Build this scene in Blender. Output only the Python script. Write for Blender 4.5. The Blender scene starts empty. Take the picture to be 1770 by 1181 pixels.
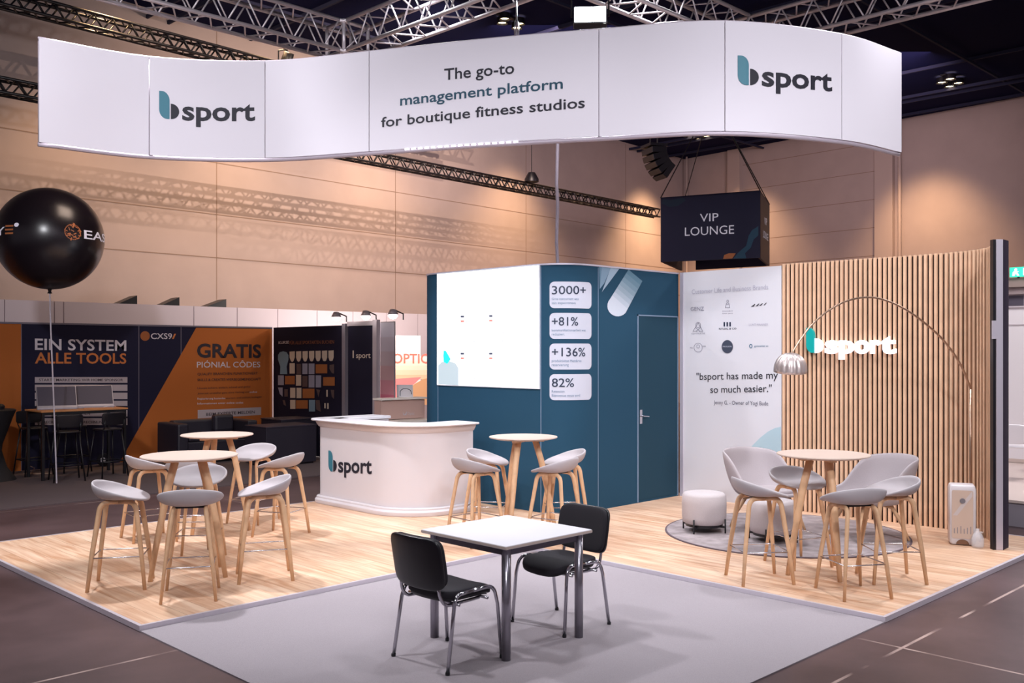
import bpy, bmesh, math, random
from mathutils import Vector, Matrix
random.seed(7)
PI = math.pi
COL = bpy.context.scene.collection
# ---------------------------------------------------------------- frame of the place
# x runs along one edge of the stand, y along the other, the photographer stands at the origin, eye 2 m up
AA = math.radians(45.1)
FX, FY = math.cos(AA), math.sin(AA)
RX, RY = math.sin(AA), -math.cos(AA)
FP, CX, HY, EYE = 1668.0, 885.0, 607.0, 2.0
PH = 0.04            # platform height
def W(d, l):         # depth / sideways of the photographer -> x, y
    return (d*FX + l*RX, d*FY + l*RY)
def G(px, py, z=0.0):
    d = (EYE-z)*FP/(py-HY)
    return W(d, (px-CX)/FP*d)
def ang(dd, dl):
    x, y = W(dd, dl); return math.atan2(y, x)
# ---------------------------------------------------------------- materials
def lin(c):
    c = c/255.0
    return c/12.92 if c <= 0.04045 else ((c+0.055)/1.055)**2.4
def rgb(c): return (lin(c[0]), lin(c[1]), lin(c[2]), 1.0)
MATS = {}
def mat(name, col=(200,200,200), rough=0.6, metal=0.0, emit=None, es=1.0, noise=0.0, nscale=20, bump=0.0, spec=0.5, trans=0.0, ior=1.3, alpha=1.0, coat=0.0):
    if name in MATS: return MATS[name]
    m = bpy.data.materials.new(name); m.use_nodes = True
    nt = m.node_tree; b = nt.nodes['Principled BSDF']
    b.inputs['Base Color'].default_value = rgb(col)
    b.inputs['Roughness'].default_value = rough
    b.inputs['Metallic'].default_value = metal
    b.inputs['Specular IOR Level'].default_value = spec
    if coat: b.inputs['Coat Weight'].default_value = coat
    if alpha < 1: b.inputs['Alpha'].default_value = alpha
    if trans:
        b.inputs['Transmission Weight'].default_value = trans; b.inputs['IOR'].default_value = ior
    if emit:
        b.inputs['Emission Color'].default_value = rgb(emit); b.inputs['Emission Strength'].default_value = es
    if noise or bump:
        tc = nt.nodes.new('ShaderNodeTexCoord'); n = nt.nodes.new('ShaderNodeTexNoise')
        n.inputs['Scale'].default_value = nscale; n.inputs['Detail'].default_value = 6
        nt.links.new(tc.outputs['Object'], n.inputs['Vector'])
        if noise:
            r = nt.nodes.new('ShaderNodeValToRGB')
            c = rgb(col)
            r.color_ramp.elements[0].position = 0.3; r.color_ramp.elements[1].position = 0.7
            r.color_ramp.elements[0].color = tuple(x*(1-noise) for x in c[:3])+(1,)
            r.color_ramp.elements[1].color = tuple(min(1, x*(1+noise)) for x in c[:3])+(1,)
            nt.links.new(n.outputs['Fac'], r.inputs['Fac']); nt.links.new(r.outputs['Color'], b.inputs['Base Color'])
        if bump:
            bp = nt.nodes.new('ShaderNodeBump'); bp.inputs['Strength'].default_value = bump
            bp.inputs['Distance'].default_value = 0.01
            nt.links.new(n.outputs['Fac'], bp.inputs['Height']); nt.links.new(bp.outputs['Normal'], b.inputs['Normal'])
    MATS[name] = m
    return m
def wood_floor_mat():
    m = bpy.data.materials.new('oak_planks'); m.use_nodes = True
    nt = m.node_tree; N = nt.nodes; L = nt.links; b = N['Principled BSDF']
    tc = N.new('ShaderNodeTexCoord'); mp = N.new('ShaderNodeMapping'); mp.inputs['Rotation'].default_value = (0,0,PI/2)
    L.new(tc.outputs['Object'], mp.inputs['Vector'])
    br = N.new('ShaderNodeTexBrick'); br.offset = 0.37; br.inputs['Scale'].default_value = 1.0
    br.inputs['Brick Width'].default_value = 1.38; br.inputs['Row Height'].default_value = 0.19
    br.inputs['Mortar Size'].default_value = 0.0018; br.inputs['Mortar Smooth'].default_value = 0.3
    br.inputs['Color1'].default_value = rgb((226,190,160)); br.inputs['Color2'].default_value = rgb((240,210,184))
    br.inputs['Mortar'].default_value = rgb((160,120,88)); br.inputs['Bias'].default_value = 0.0
    L.new(mp.outputs['Vector'], br.inputs['Vector'])
    mp2 = N.new('ShaderNodeMapping'); mp2.inputs['Scale'].default_value = (7.0, 0.55, 1)
    L.new(tc.outputs['Object'], mp2.inputs['Vector'])
    n = N.new('ShaderNodeTexNoise'); n.inputs['Scale'].default_value = 2.2; n.inputs['Detail'].default_value = 7; n.inputs['Distortion'].default_value = 0.9
    L.new(mp2.outputs['Vector'], n.inputs['Vector'])
    r = N.new('ShaderNodeValToRGB'); r.color_ramp.elements[0].position = 0.32; r.color_ramp.elements[1].position = 0.66
    r.color_ramp.elements[0].color = rgb((206,168,140)); r.color_ramp.elements[1].color = (1,1,1,1)
    L.new(n.outputs['Fac'], r.inputs['Fac'])
    mx = N.new('ShaderNodeMix'); mx.data_type = 'RGBA'; mx.blend_type = 'MULTIPLY'; mx.inputs[0].default_value = 0.75
    L.new(br.outputs['Color'], mx.inputs[6]); L.new(r.outputs['Color'], mx.inputs[7])
    L.new(mx.outputs[2], b.inputs['Base Color'])
    b.inputs['Roughness'].default_value = 0.42
    MATS['oak_planks'] = m; return m
def concrete_mat():
    m = bpy.data.materials.new('hall_concrete'); m.use_nodes = True
    nt = m.node_tree; N = nt.nodes; L = nt.links; b = N['Principled BSDF']
    tc = N.new('ShaderNodeTexCoord')
    n = N.new('ShaderNodeTexNoise'); n.inputs['Scale'].default_value = 0.8; n.inputs['Detail'].default_value = 9; n.inputs['Roughness'].default_value = 0.62
    L.new(tc.outputs['Object'], n.inputs['Vector'])
    r = N.new('ShaderNodeValToRGB'); r.color_ramp.elements[0].position = 0.3; r.color_ramp.elements[1].position = 0.75
    r.color_ramp.elements[0].color = rgb((62,46,48)); r.color_ramp.elements[1].color = rgb((104,82,84))
    L.new(n.outputs['Fac'], r.inputs['Fac'])
    br = N.new('ShaderNodeTexBrick'); br.offset = 0.0; br.inputs['Scale'].default_value = 1.0
    br.inputs['Brick Width'].default_value = 3.4; br.inputs['Row Height'].default_value = 3.4; br.inputs['Mortar Size'].default_value = 0.012
    br.inputs['Color1'].default_value = (0,0,0,1); br.inputs['Color2'].default_value = (0,0,0,1); br.inputs['Mortar'].default_value = (1,1,1,1)
    mp = N.new('ShaderNodeMapping'); mp.inputs['Location'].default_value = (0.35,-2.75,0); L.new(tc.outputs['Object'], mp.inputs['Vector']); L.new(mp.outputs['Vector'], br.inputs['Vector'])
    n2 = N.new('ShaderNodeTexNoise'); n2.inputs['Scale'].default_value = 1.7; L.new(tc.outputs['Object'], n2.inputs['Vector'])
    r2 = N.new('ShaderNodeValToRGB'); r2.color_ramp.elements[0].position = 0.45; r2.color_ramp.elements[1].position = 0.6
    L.new(n2.outputs['Fac'], r2.inputs['Fac'])
    mm = N.new('ShaderNodeMath'); mm.operation = 'MULTIPLY'; L.new(br.outputs['Color'], mm.inputs[0]); L.new(r2.outputs['Color'], mm.inputs[1])
    mx = N.new('ShaderNodeMix'); mx.data_type = 'RGBA'; L.new(mm.outputs[0], mx.inputs[0]); L.new(r.outputs['Color'], mx.inputs[6])
    mx.inputs[7].default_value = rgb((190,165,158))
    L.new(mx.outputs[2], b.inputs['Base Color'])
    b.inputs['Roughness'].default_value = 0.38; b.inputs['Specular IOR Level'].default_value = 0.4
    MATS['hall_concrete'] = m; return m
WHITE = mat('white_laminate', (232,228,234), 0.35)
FABRIC = mat('white_banner_fabric', (214,208,217), 0.9)
TEAL = mat('teal_print', (32,70,94), 0.85, spec=0.25)
TEALD = mat('teal_door', (30,62,80), 0.85, spec=0.25)
NAVY = mat('navy_print', (32,30,52), 0.85, spec=0.2)
ORANGE = mat('orange_print', (176,98,46), 0.85, spec=0.2)
INK = mat('dark_ink', (26,24,38), 0.7)
OAK = mat('light_oak', (214,172,134), 0.5, noise=0.08, nscale=14)
SHELL = mat('grey_shell', (176,168,172), 0.8)
STEEL = mat('brushed_steel', (200,198,205), 0.25, 1.0)
CHROME = mat('chrome', (190,188,196), 0.15, 1.0)
ALU = mat('aluminium', (170,166,175), 0.45, 0.8)
BLACKF = mat('black_fabric', (30,26,34), 0.85, noise=0.15, nscale=300)
BLACKP = mat('black_plastic', (22,20,27), 0.35)
BLACKM = mat('black_metal', (20,18,24), 0.4)
TRUSSM = mat('truss_aluminium', (206,198,204), 0.42, 0.55)
FLOORW = wood_floor_mat(); CONC = concrete_mat()
# ---------------------------------------------------------------- object helpers
def tag(o, label=None, cat=None, group=None, kind=None):
    if label: o['label'] = label
    if cat: o['category'] = cat
    if group: o['group'] = group
    if kind: o['kind'] = kind
    return o
def empty(name, loc=(0,0,0), rz=0.0, label=None, cat=None, group=None):
    o = bpy.data.objects.new(name, None); COL.objects.link(o)
    o.empty_display_size = 0.2
    o.location = loc; o.rotation_euler = (0,0,rz)
    return tag(o, label, cat, group)
def obj(name, bm, m, parent=None, smooth=False, bevel=0.0, sub=0, solid=0.0, label=None, seg=2):
    bmesh.ops.recalc_face_normals(bm, faces=bm.faces[:])
    bm.normal_update()
    if not smooth:
        for f in bm.faces: f.smooth = False
        for e in bm.edges:
            g = e.calc_face_angle(9) if len(e.link_faces) == 2 else 9
            e.smooth = g < math.radians(30)
            if math.radians(0.5) < g < math.radians(30):
                for f in e.link_faces: f.smooth = True
    else:
        for f in bm.faces: f.smooth = True
    me = bpy.data.meshes.new(name); bm.to_mesh(me); bm.free()
    for x in (m if isinstance(m, (list, tuple)) else [m]): me.materials.append(x)
    o = bpy.data.objects.new(name, me); COL.objects.link(o)
    if parent is not None: o.parent = parent
    if solid:
        s = o.modifiers.new('solid', 'SOLIDIFY'); s.thickness = solid; s.offset = 0
    if bevel:
        b = o.modifiers.new('bevel', 'BEVEL'); b.width = bevel; b.segments = seg; b.limit_method = 'ANGLE'; b.angle_limit = math.radians(40)
    if sub:
        s = o.modifiers.new('sub', 'SUBSURF'); s.levels = sub; s.render_levels = sub
    if label: o['label'] = label
    return o
def copy_tree(o, parent=None):
    c = o.copy(); COL.objects.link(c)
    if parent is not None: c.parent = parent
    for ch in [x for x in bpy.data.objects if x.parent == o]:
        copy_tree(ch, c)
    return c
def NB(): return bmesh.new()
def box(bm, x0, x1, y0, y1, z0, z1, M=None):
    vs = [bm.verts.new(Vector(p) if M is None else M @ Vector(p)) for p in
          [(x0,y0,z0),(x1,y0,z0),(x1,y1,z0),(x0,y1,z0),(x0,y0,z1),(x1,y0,z1),(x1,y1,z1),(x0,y1,z1)]]
    for f in [(0,3,2,1),(4,5,6,7),(0,1,5,4),(1,2,6,5),(2,3,7,6),(3,0,4,7)]:
        bm.faces.new([vs[i] for i in f])
    return bm
def tube(bm, pts, rad, n=10, caps=True, flat=1.0, closed=False):
    pts = [Vector(p) for p in pts]; k = len(pts)
    rads = rad if isinstance(rad, (list, tuple)) else [rad]*k
    rings = []; up = None
    for i, p in enumerate(pts):
        a = pts[(i-1) % k] if (closed or i > 0) else p
        b = pts[(i+1) % k] if (closed or i < k-1) else p
        t = (b-a).normalized()
        if up is None:
            up = Vector((0,0,1)) if abs(t.z) < 0.9 else Vector((1,0,0))
        s = t.cross(up).normalized(); up = s.cross(t).normalized()
        rings.append([bm.verts.new(p + (s*math.cos(2*PI*j/n)*rads[i] + up*math.sin(2*PI*j/n)*rads[i]*flat)) for j in range(n)])
    for i in range(k if closed else k-1):
        r0, r1 = rings[i], rings[(i+1) % k]
        for j in range(n): bm.faces.new([r0[j], r0[(j+1)%n], r1[(j+1)%n], r1[j]])
    if caps and not closed:
        bm.faces.new(rings[0][::-1]); bm.faces.new(rings[-1])
    return bm
def lathe(bm, prof, n=40, c=(0,0,0)):
    rings = []
    for r, z in prof:
        if r < 1e-6: rings.append([bm.verts.new((c[0], c[1], c[2]+z))])
        else: rings.append([bm.verts.new((c[0]+r*math.cos(2*PI*j/n), c[1]+r*math.sin(2*PI*j/n), c[2]+z)) for j in range(n)])
    for a, b in zip(rings, rings[1:]):
        for j in range(n):
            if len(a) == 1 and len(b) == 1: continue
            if len(a) == 1: bm.faces.new([a[0], b[j], b[(j+1)%n]])
            elif len(b) == 1: bm.faces.new([a[j], a[(j+1)%n], b[0]])
            else: bm.faces.new([a[j], a[(j+1)%n], b[(j+1)%n], b[j]])
    return bm
def prism(bm, poly, z0, z1):
    a = [bm.verts.new((x,y,z0)) for x,y in poly]; b = [bm.verts.new((x,y,z1)) for x,y in poly]
    n = len(poly)
    bm.faces.new(a[::-1]); bm.faces.new(b)
    for i in range(n): bm.faces.new([a[i], a[(i+1)%n], b[(i+1)%n], b[i]])
    return bm
def pad(bm, a, b, c, e1=0.35, e2=0.35, M=None, nu=32, nv=14, warp=None):   # soft cushion
    def sg(v, e): return math.copysign(abs(v)**e, v)
    rows = []
    for i in range(nv+1):
        ph = -PI/2 + PI*i/nv
        if i in (0, nv):
            p = Vector((0,0,c*sg(math.sin(ph), e1)))
            if warp: p = warp(p)
            rows.append([bm.verts.new(M @ p if M else p)]); continue
        row = []
        for j in range(nu):
            th = 2*PI*j/nu
            p = Vector((a*sg(math.cos(ph), e1)*sg(math.cos(th), e2), b*sg(math.cos(ph), e1)*sg(math.sin(th), e2), c*sg(math.sin(ph), e1)))
            if warp: p = warp(p)
            row.append(bm.verts.new(M @ p if M else p))
        rows.append(row)
    for A, B in zip(rows, rows[1:]):
        for j in range(nu):
            if len(A) == 1: bm.faces.new([A[0], B[j], B[(j+1)%nu]])
            elif len(B) == 1: bm.faces.new([A[j], A[(j+1)%nu], B[0]])
            else: bm.faces.new([A[j], A[(j+1)%nu], B[(j+1)%nu], B[j]])
    return bm
def bez(p0, p1, p2, n=6):
    p0, p1, p2 = Vector(p0), Vector(p1), Vector(p2)
    return [p0*(1-t)**2 + p1*2*t*(1-t) + p2*t*t for t in [i/n for i in range(n+1)]]
def rr(x0, x1, y0, y1, r, n=5):
    out = []
    for cx, cy, a0 in ((x1-r,y0+r,-90),(x1-r,y1-r,0),(x0+r,y1-r,90),(x0+r,y0+r,180)):
        for i in range(n+1):
            a = math.radians(a0+90*i/n); out.append((cx+r*math.cos(a), cy+r*math.sin(a)))
    return out
# ---------------------------------------------------------------- upright surfaces that follow a line on the floor plan
class Surf:
    def __init__(s, pts):
        s.p = [Vector((x, y)) for x, y in pts]; s.a = [0.0]
        for q, r in zip(s.p, s.p[1:]): s.a.append(s.a[-1]+(r-q).length)
        s.L = s.a[-1]
    def seg(s, t):
        for i in range(len(s.a)-1):
            if t <= s.a[i+1] or i == len(s.a)-2: return i
    def nrm(s, i):
        t = (s.p[i+1]-s.p[i]).normalized(); return Vector((t.y, -t.x))   # to the right of travel: towards the viewer
    def at(s, t, z, off=0.0):
        i = s.seg(t); q, r = s.p[i], s.p[i+1]; f = (t-s.a[i])/(s.a[i+1]-s.a[i])
        n = s.nrm(i)
        if 0 < i and f < 0.5: n = (s.nrm(i)*(0.5+f) + s.nrm(i-1)*(0.5-f)).normalized()
        elif i < len(s.p)-2 and f > 0.5: n = (s.nrm(i)*(1.5-f) + s.nrm(i+1)*(f-0.5)).normalized()
        p = q.lerp(r, f) + n*off
        return Vector((p.x, p.y, z))
    def hit(s, px, py):
        k = (px-CX)/FP; dx, dy = FX+k*RX, FY+k*RY; best = None
        for i in range(len(s.p)-1):
            q, e = s.p[i], s.p[i+1]-s.p[i]
            det = dx*(-e.y)+e.x*dy
            if abs(det) < 1e-9: continue
            d = (q.x*(-e.y)+e.x*q.y)/det; f = (dx*q.y-dy*q.x)/det
            lo = -1e9 if i == 0 else -1e-6; hi = 1e9 if i == len(s.p)-2 else 1+1e-6
            if d > 0 and lo <= f <= hi:
                inn = 0 <= f <= 1
                if best is None or (inn, -d) > (best[3], -best[2]): best = (s.a[i]+f*e.length, EYE+(HY-py)/FP*d, d, inn)
        return best[0], best[1]
def fillet(pts, rs, n=8):
    out = [pts[0]]
    for i in range(1, len(pts)-1):
        p = Vector(pts[i]); a = Vector(pts[i-1]); b = Vector(pts[i+1]); r = rs[i-1]
        if r <= 0: out.append(pts[i]); continue
        u = (a-p).normalized(); v = (b-p).normalized(); h = u.angle(v)/2
        tl = r/math.tan(h); c = p + (u+v).normalized()*(r/math.sin(h))
        s = p+u*tl; e = p+v*tl; a0 = math.atan2(s.y-c.y, s.x-c.x); a1 = math.atan2(e.y-c.y, e.x-c.x)
        da = (a1-a0+PI) % (2*PI) - PI
        for k in range(n+1):
            t = a0+da*k/n; out.append((c.x+r*math.cos(t), c.y+r*math.sin(t)))
    out.append(pts[-1]); return out
def wall_bm(bm, S, s0, s1, z0, z1, t0=0.0, t1=-0.05):
    ss = [s0] + [a for a in S.a if s0+1e-4 < a < s1-1e-4] + [s1]
    cols = [[bm.verts.new(S.at(s, z, o)) for z, o in ((z0,t0),(z1,t0),(z1,t1),(z0,t1))] for s in ss]
    for a, b in zip(cols, cols[1:]):
        for j in range(4): bm.faces.new([a[j], a[(j+1)%4], b[(j+1)%4], b[j]])
    bm.faces.new(cols[0]); bm.faces.new(cols[-1][::-1])
    return bm
def poly2(bm, pts):
    return bm.faces.new([bm.verts.new((x, y, 0)) for x, y in pts])
def mapflat(bm, S, off=0.004, step=None):
    xs = [v.co.x for v in bm.verts]
    if not xs: return bm
    lo, hi = min(xs), max(xs)
    cuts = [a for a in S.a if lo < a < hi] if step is None else [lo+step*i for i in range(1, int((hi-lo)/step)+1)]
    for a in cuts:
        bmesh.ops.bisect_plane(bm, geom=bm.verts[:]+bm.edges[:]+bm.faces[:], plane_co=(a,0,0), plane_no=(1,0,0), dist=1e-6)
    for v in bm.verts: v.co = S.at(v.co.x, v.co.y, off)
    return bm
def polypx(S, pts, bm=None):   # flat print given by its outline
    bm = bm or NB(); poly2(bm, [S.hit(x, y) for x, y in pts]); return bm
_tc = {}
def text_bm(s, bold=0.0, spacing=1.0):
    key = (s, bold, spacing)
    if key not in _tc:
        cu = bpy.data.curves.new('lettering_curve', 'FONT'); cu.body = s; cu.offset = bold; cu.space_character = spacing; cu.resolution_u = 3
        o = bpy.data.objects.new('lettering_curve', cu); COL.objects.link(o)
        dg = bpy.context.evaluated_depsgraph_get(); dg.update()
        me = bpy.data.meshes.new_from_object(o.evaluated_get(dg))
        bpy.data.objects.remove(o); bpy.data.curves.remove(cu); _tc[key] = me
    bm = NB(); bm.from_mesh(_tc[key]); return bm
def bounds(bm):
    xs = [v.co.x for v in bm.verts]; ys = [v.co.y for v in bm.verts]
    return min(xs), max(xs), min(ys), max(ys)
_b = text_bm('H'); CAP = bounds(_b)[3]; _b.free()
def text_into(bm, s, x0, x1, base0, base1, cap, bold=0.0, spacing=1.0, map2=None):
    t = text_bm(s, bold, spacing); a, b, _, _ = bounds(t); mp = {}
    for v in t.verts:
        f = (v.co.x-a)/(b-a)
        mp[v.index] = bm.verts.new((x0+(x1-x0)*f, base0+(base1-base0)*f + v.co.y/CAP*cap, 0))
    t.faces.ensure_lookup_table()
    for f in t.faces:
        try: bm.faces.new([mp[v.index] for v in f.verts])
        except ValueError: pass
    t.free(); return bm
def text_px(S, s, xa, xb, ya, yb, cappx, bold=0.0, bm=None, spacing=1.0):
    """lettering on surface S from (xa,ya) to (xb,yb) on its baseline"""
    bm = bm or NB()
    s0, z0 = S.hit(xa, ya); s1, z1 = S.hit(xb, yb); _, zt = S.hit((xa+xb)/2, (ya+yb)/2-cappx)
    return text_into(bm, s, s0, s1, z0, z1, zt-(z0+z1)/2, bold, spacing)
def lp(name, S, bm, m, parent, off=0.004, label=None):
    o = obj(name, mapflat(bm, S, off), m, parent, label=label); return o
def words(bm, gap):
    """one mesh per word of a flat line of lettering"""
    xs = sorted((min(v.co.x for v in f.verts), max(v.co.x for v in f.verts)) for f in bm.faces)
    runs = []
    for a, b in xs:
        if runs and a <= runs[-1][1]+gap: runs[-1][1] = max(runs[-1][1], b)
        else: runs.append([a, b])
    out = []
    for a, b in runs:
        c = bm.copy()
        bmesh.ops.delete(c, geom=[f for f in c.faces if not a-1e-6 <= f.calc_center_median().x <= b+1e-6], context='FACES'); out.append(c)
    bm.free(); return out
def leaf2(x, y, w, h):
    pts = [(x, y+h)]
    pts += [(x+w*0.25+w*0.75*math.sin(t), y+h*0.66+h*0.34*math.cos(t)) for t in [PI/2*i/8 for i in range(9)]]
    pts += [(x+w, y)]
    pts += [(x+w*0.75-w*0.75*math.sin(t), y+h*0.34-h*0.34*math.cos(t)) for t in [PI/2*i/8 for i in range(9)]]
    return pts
def logo(S, xa, xb, ya, yb, hpx, parent, mt, md, off=0.004):
    """leaf + half disc + sport, from (xa,ya) to (xb,yb) on its baseline, leaf hpx tall"""
    s0, z0 = S.hit(xa, ya); s1, z1 = S.hit(xb, yb); _, zt = S.hit(xa, ya-hpx)
    k = (s1-s0)/493.0; ky = (zt-z0)/143.0; sl = (z1-z0)/(s1-s0)
    sh = lambda P: [(x, y+(x-s0)*sl) for x, y in P]
    b = NB(); poly2(b, sh(leaf2(s0, z0, 52*k, 143*ky))); lp('leaf_emblem', S, b, mt, parent, off)
    b = NB(); poly2(b, sh([(s0+58*k, z0)]+[(s0+58*k+42*k*math.cos(t), z0+40*ky+40*ky*math.sin(t)) for t in [-PI/2+PI*i/14 for i in range(15)]]+[(s0+58*k, z0+80*ky)]))
    text_into(b, 'sport', s0+115*k, s1, z0+115*k*sl, z1, 97*ky, 0.024)
    lp('lettering', S, b, md, parent, off)
# ================================================================ SETTING
CZ = 9.5
def struct(name, bm, m, **k): return tag(obj(name, bm, m, **k), kind='structure')
b = NB(); box(b, -14, 44, -14, 44, -0.3, 0); struct('floor', b, CONC)
WALLM = mat('beige_wall', (170,153,149), 0.85, noise=0.04, nscale=1.5)
SEAMM = mat('wall_joint', (138,116,104), 0.9)
PTC = W(37.7, 6.73)
def lw(k, off=0.0):      # a point on the long left wall, k metres before the hall corner
    return W(37.7-0.75*k-0.663*off, 6.73-0.663*k+0.75*off)
def rw(k, off=0.0):      # and on the right wall
    n = math.hypot(8.35, 9.3); a, c = -9.3/n, 8.35/n
    return W(37.7+a*k-c*off, 6.73+c*k+a*off)
SL = Surf([lw(46), lw(0)]); SR = Surf([rw(0), rw(34)])
struct('wall_left', wall_bm(NB(), SL, 0, SL.L, 0, CZ, 0, -0.3), WALLM)
struct('wall_right', wall_bm(NB(), SR, 0, SR.L, 0, CZ, 0, -0.3), WALLM)
b = NB(); prism(b, [(-14,-14),(44,-14),(44,44),(-14,44)], CZ, CZ+0.3); struct('ceiling', b, mat('black_ceiling', (18,22,60), 0.95, spec=0.1))
b = NB()
for z in (6.35, 5.15, 4.15): wall_bm(b, SL, 0, SL.L-0.3, z, z+0.022, 0.004, 0.001)
for k in (4.0, 9.5, 15, 20.5, 26, 31.5): wall_bm(b, SL, SL.L-k, SL.L-k+0.02, 0, CZ-0.05, 0.004, 0.001)
struct('trim_1', b, SEAMM)
b = NB()
for i in range(9): wall_bm(b, SR, SR.hit(1284,400)[0], SR.hit(1515,400)[0], 2.35+0.93*i, 2.37+0.93*i, 0.004, 0.001)
struct('trim_2', b, SEAMM)
PIL = mat('pale_pilaster', (176,158,152), 0.8)
pa = [SR.hit(x, 400)[0] for x in (1262, 1283, 1516, 1547, 1560)]
for i, (a, c) in enumerate(((pa[0], pa[1]), (pa[2], pa[3]))):
    struct('trim_%d' % (i+3), wall_bm(NB(), SR, a, c, 0, CZ-0.02, 0.18, 0.0), PIL)
b = NB(); tube(b, [(*rw(0.35, 0.3), 0), (*rw(0.35, 0.3), CZ)], 0.035); tube(b, [(*rw(pa[4], 0.2), 0), (*rw(pa[4], 0.2), CZ)], 0.05)
struct('trim_5', b, PIL)
# ceiling beams and rails
BEAM = mat('dark_beam', (34,36,64), 0.9)
b = NB()
for k in range(-2, 9):
    box(b, k*4.6-2, k*4.6-1.94, -14, 43, CZ-0.10, CZ-0.02)
    box(b, -14, 43, k*4.6-0.06, k*4.6, CZ-0.16, CZ-0.10)
    for q in (0, 0.5): box(b, k*9.2+q, k*9.2+q+0.05, -14, 43, CZ-0.24, CZ-0.16)
struct('trim_6', b, BEAM)
# ================================================================ STAND PLATFORM AND CARPET
U0, U1, V0, V1, UC, VC = 2.971, 11.04, 3.09, 10.75, 6.955, 6.739
plat = empty('exhibition_platform', (U0, VC, 0), 0, 'low L-shaped platform of pale oak planks with white metal edging under the whole stand', 'platform')
T = Matrix.Translation((-U0, -VC, 0))
Lp = [(UC, V0), (U1, V0), (U1, V1), (U0, V1), (U0, VC), (UC, VC)]
def off(pts, ox=U0, oy=VC): return [(x-ox, y-oy) for x, y in pts]
b = NB(); prism(b, off([(UC+.03, V0+.03), (U1-.03, V0+.03), (U1-.03, V1-.03), (U0+.03, V1-.03), (U0+.03, VC+.03), (UC+.03, VC+.03)]), 0.002, PH)
obj('plank_floor', b, FLOORW, plat)
EDGE = mat('white_edge_profile', (212,204,214), 0.35, 0.3)
for i in range(6):
    (x0, y0), (x1, y1) = Lp[i], Lp[(i+1) % 6]
    b = NB(); S = Surf([(x0-U0, y0-VC), (x1-U0, y1-VC)])
    wall_bm(b, S, 0.0283, S.L+(0 if i != 4 else 0.028), 0.002, PH+0.002, 0, -0.028); obj('edge_profile', b, EDGE, plat)
CARP = mat('grey_carpet', (160,151,157), 0.95, noise=0.12, nscale=220, bump=0.3)
b = NB(); prism(b, [(U0+.002, V0+.002), (UC-.004, V0+.002), (UC-.004, VC-.004), (U0+.002, VC-.004)], 0.0, 0.008)
tag(obj('carpet', b, CARP), 'square grey purple carpet laid in the notch of the stand under the square table', 'carpet')
b = NB(); prism(b, [(-8,13.1),(10,13.1),(10,17.0),(-8,17.0)], 0.0, 0.012)
tag(obj('carpet', b, mat('brown_carpet', (84,70,72), 0.95, noise=0.1, nscale=120)), 'flat dark brown carpet along the navy and orange stand at left', 'carpet')
# ================================================================ TEAL STORAGE ROOM
TH = 3.04
TS = Surf(fillet([(10.6,10.5), (8.5,10.5), (8.5,7.67), (10.83,7.67)], [0.5, 0.46], 10))
tb = empty('teal_cabin', (8.5, 7.67, PH), 0, 'dark teal rounded cabin wall with a flush door, standing behind the reception counter', 'partition wall')
def rel(o, root):      # keep the world place of a part built in world coordinates
    o.parent = root; o.matrix_parent_inverse = Matrix.Identity(4)
    o.data.transform(Matrix.LocRotScale(root.location, root.rotation_euler, None).inverted()); return o
def part(name, bm, m, root, **k):
    o = obj(name, bm, m, None, **k); return rel(o, root)
def lpr(name, S, bm, m, root, offv=0.004, **k):
    o = obj(name, mapflat(bm, S, offv), m, None, **k); return rel(o, root)
seams = [TS.hit(757,600)[0], TS.hit(935,700)[0], TS.hit(1034,700)[0]]
cuts = [0]+seams+[TS.L]
GAP = mat('pale_joint', (120,140,165), 0.5)
for a, c in zip(cuts, cuts[1:]):
    part('wall_panel', wall_bm(NB(), TS, a+0.004, c-0.004, PH, TH, 0, -0.05), TEAL, tb)
b = NB()
for s in seams: wall_bm(b, TS, s-0.0045, s+0.0045, PH, TH-0.01, 0.001, -0.03)
part('joint_strip', b, GAP, tb)
b = NB(); wall_bm(b, TS, 0, TS.L, TH, TH+0.02, 0.01, -0.06); part('top_profile', b, mat('pale_profile', (196,190,204), 0.4, 0.3), tb)
# door
ds0, dz1 = TS.hit(1102,545); ds1, _ = TS.hit(1171,548)
door = part('door', wall_bm(NB(), TS, ds0+0.012, ds1-0.012, PH+0.03, dz1-0.012, 0.006, 0.001), TEALD, tb)
b = NB()
for a, c, z0, z1 in ((ds0-.008, ds0+.008, PH+.01, dz1+.008), (ds1-.008, ds1+.008, PH+.01, dz1+.008), (ds0-.008, ds1+.008, dz1-.008, dz1+.008)):
    wall_bm(b, TS, a, c, z0, z1, 0.010, 0.001)
part('door_frame', b, GAP, tb)
p = TS.at(ds0+0.06, 1.16, 0.0); n = TS.nrm(len(TS.p)-2)
b = NB(); tube(b, [p, p+Vector((n.x,n.y,0))*0.05, p+Vector((n.x*.055,n.y*.055,0))+Vector((0.11,0,-0.01))], 0.009)
wall_bm(b, TS, ds0+0.035, ds0+0.085, 1.06, 1.24, 0.012, 0.002)
h = part('door_handle', b, STEEL, tb); 
h.parent = door
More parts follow.
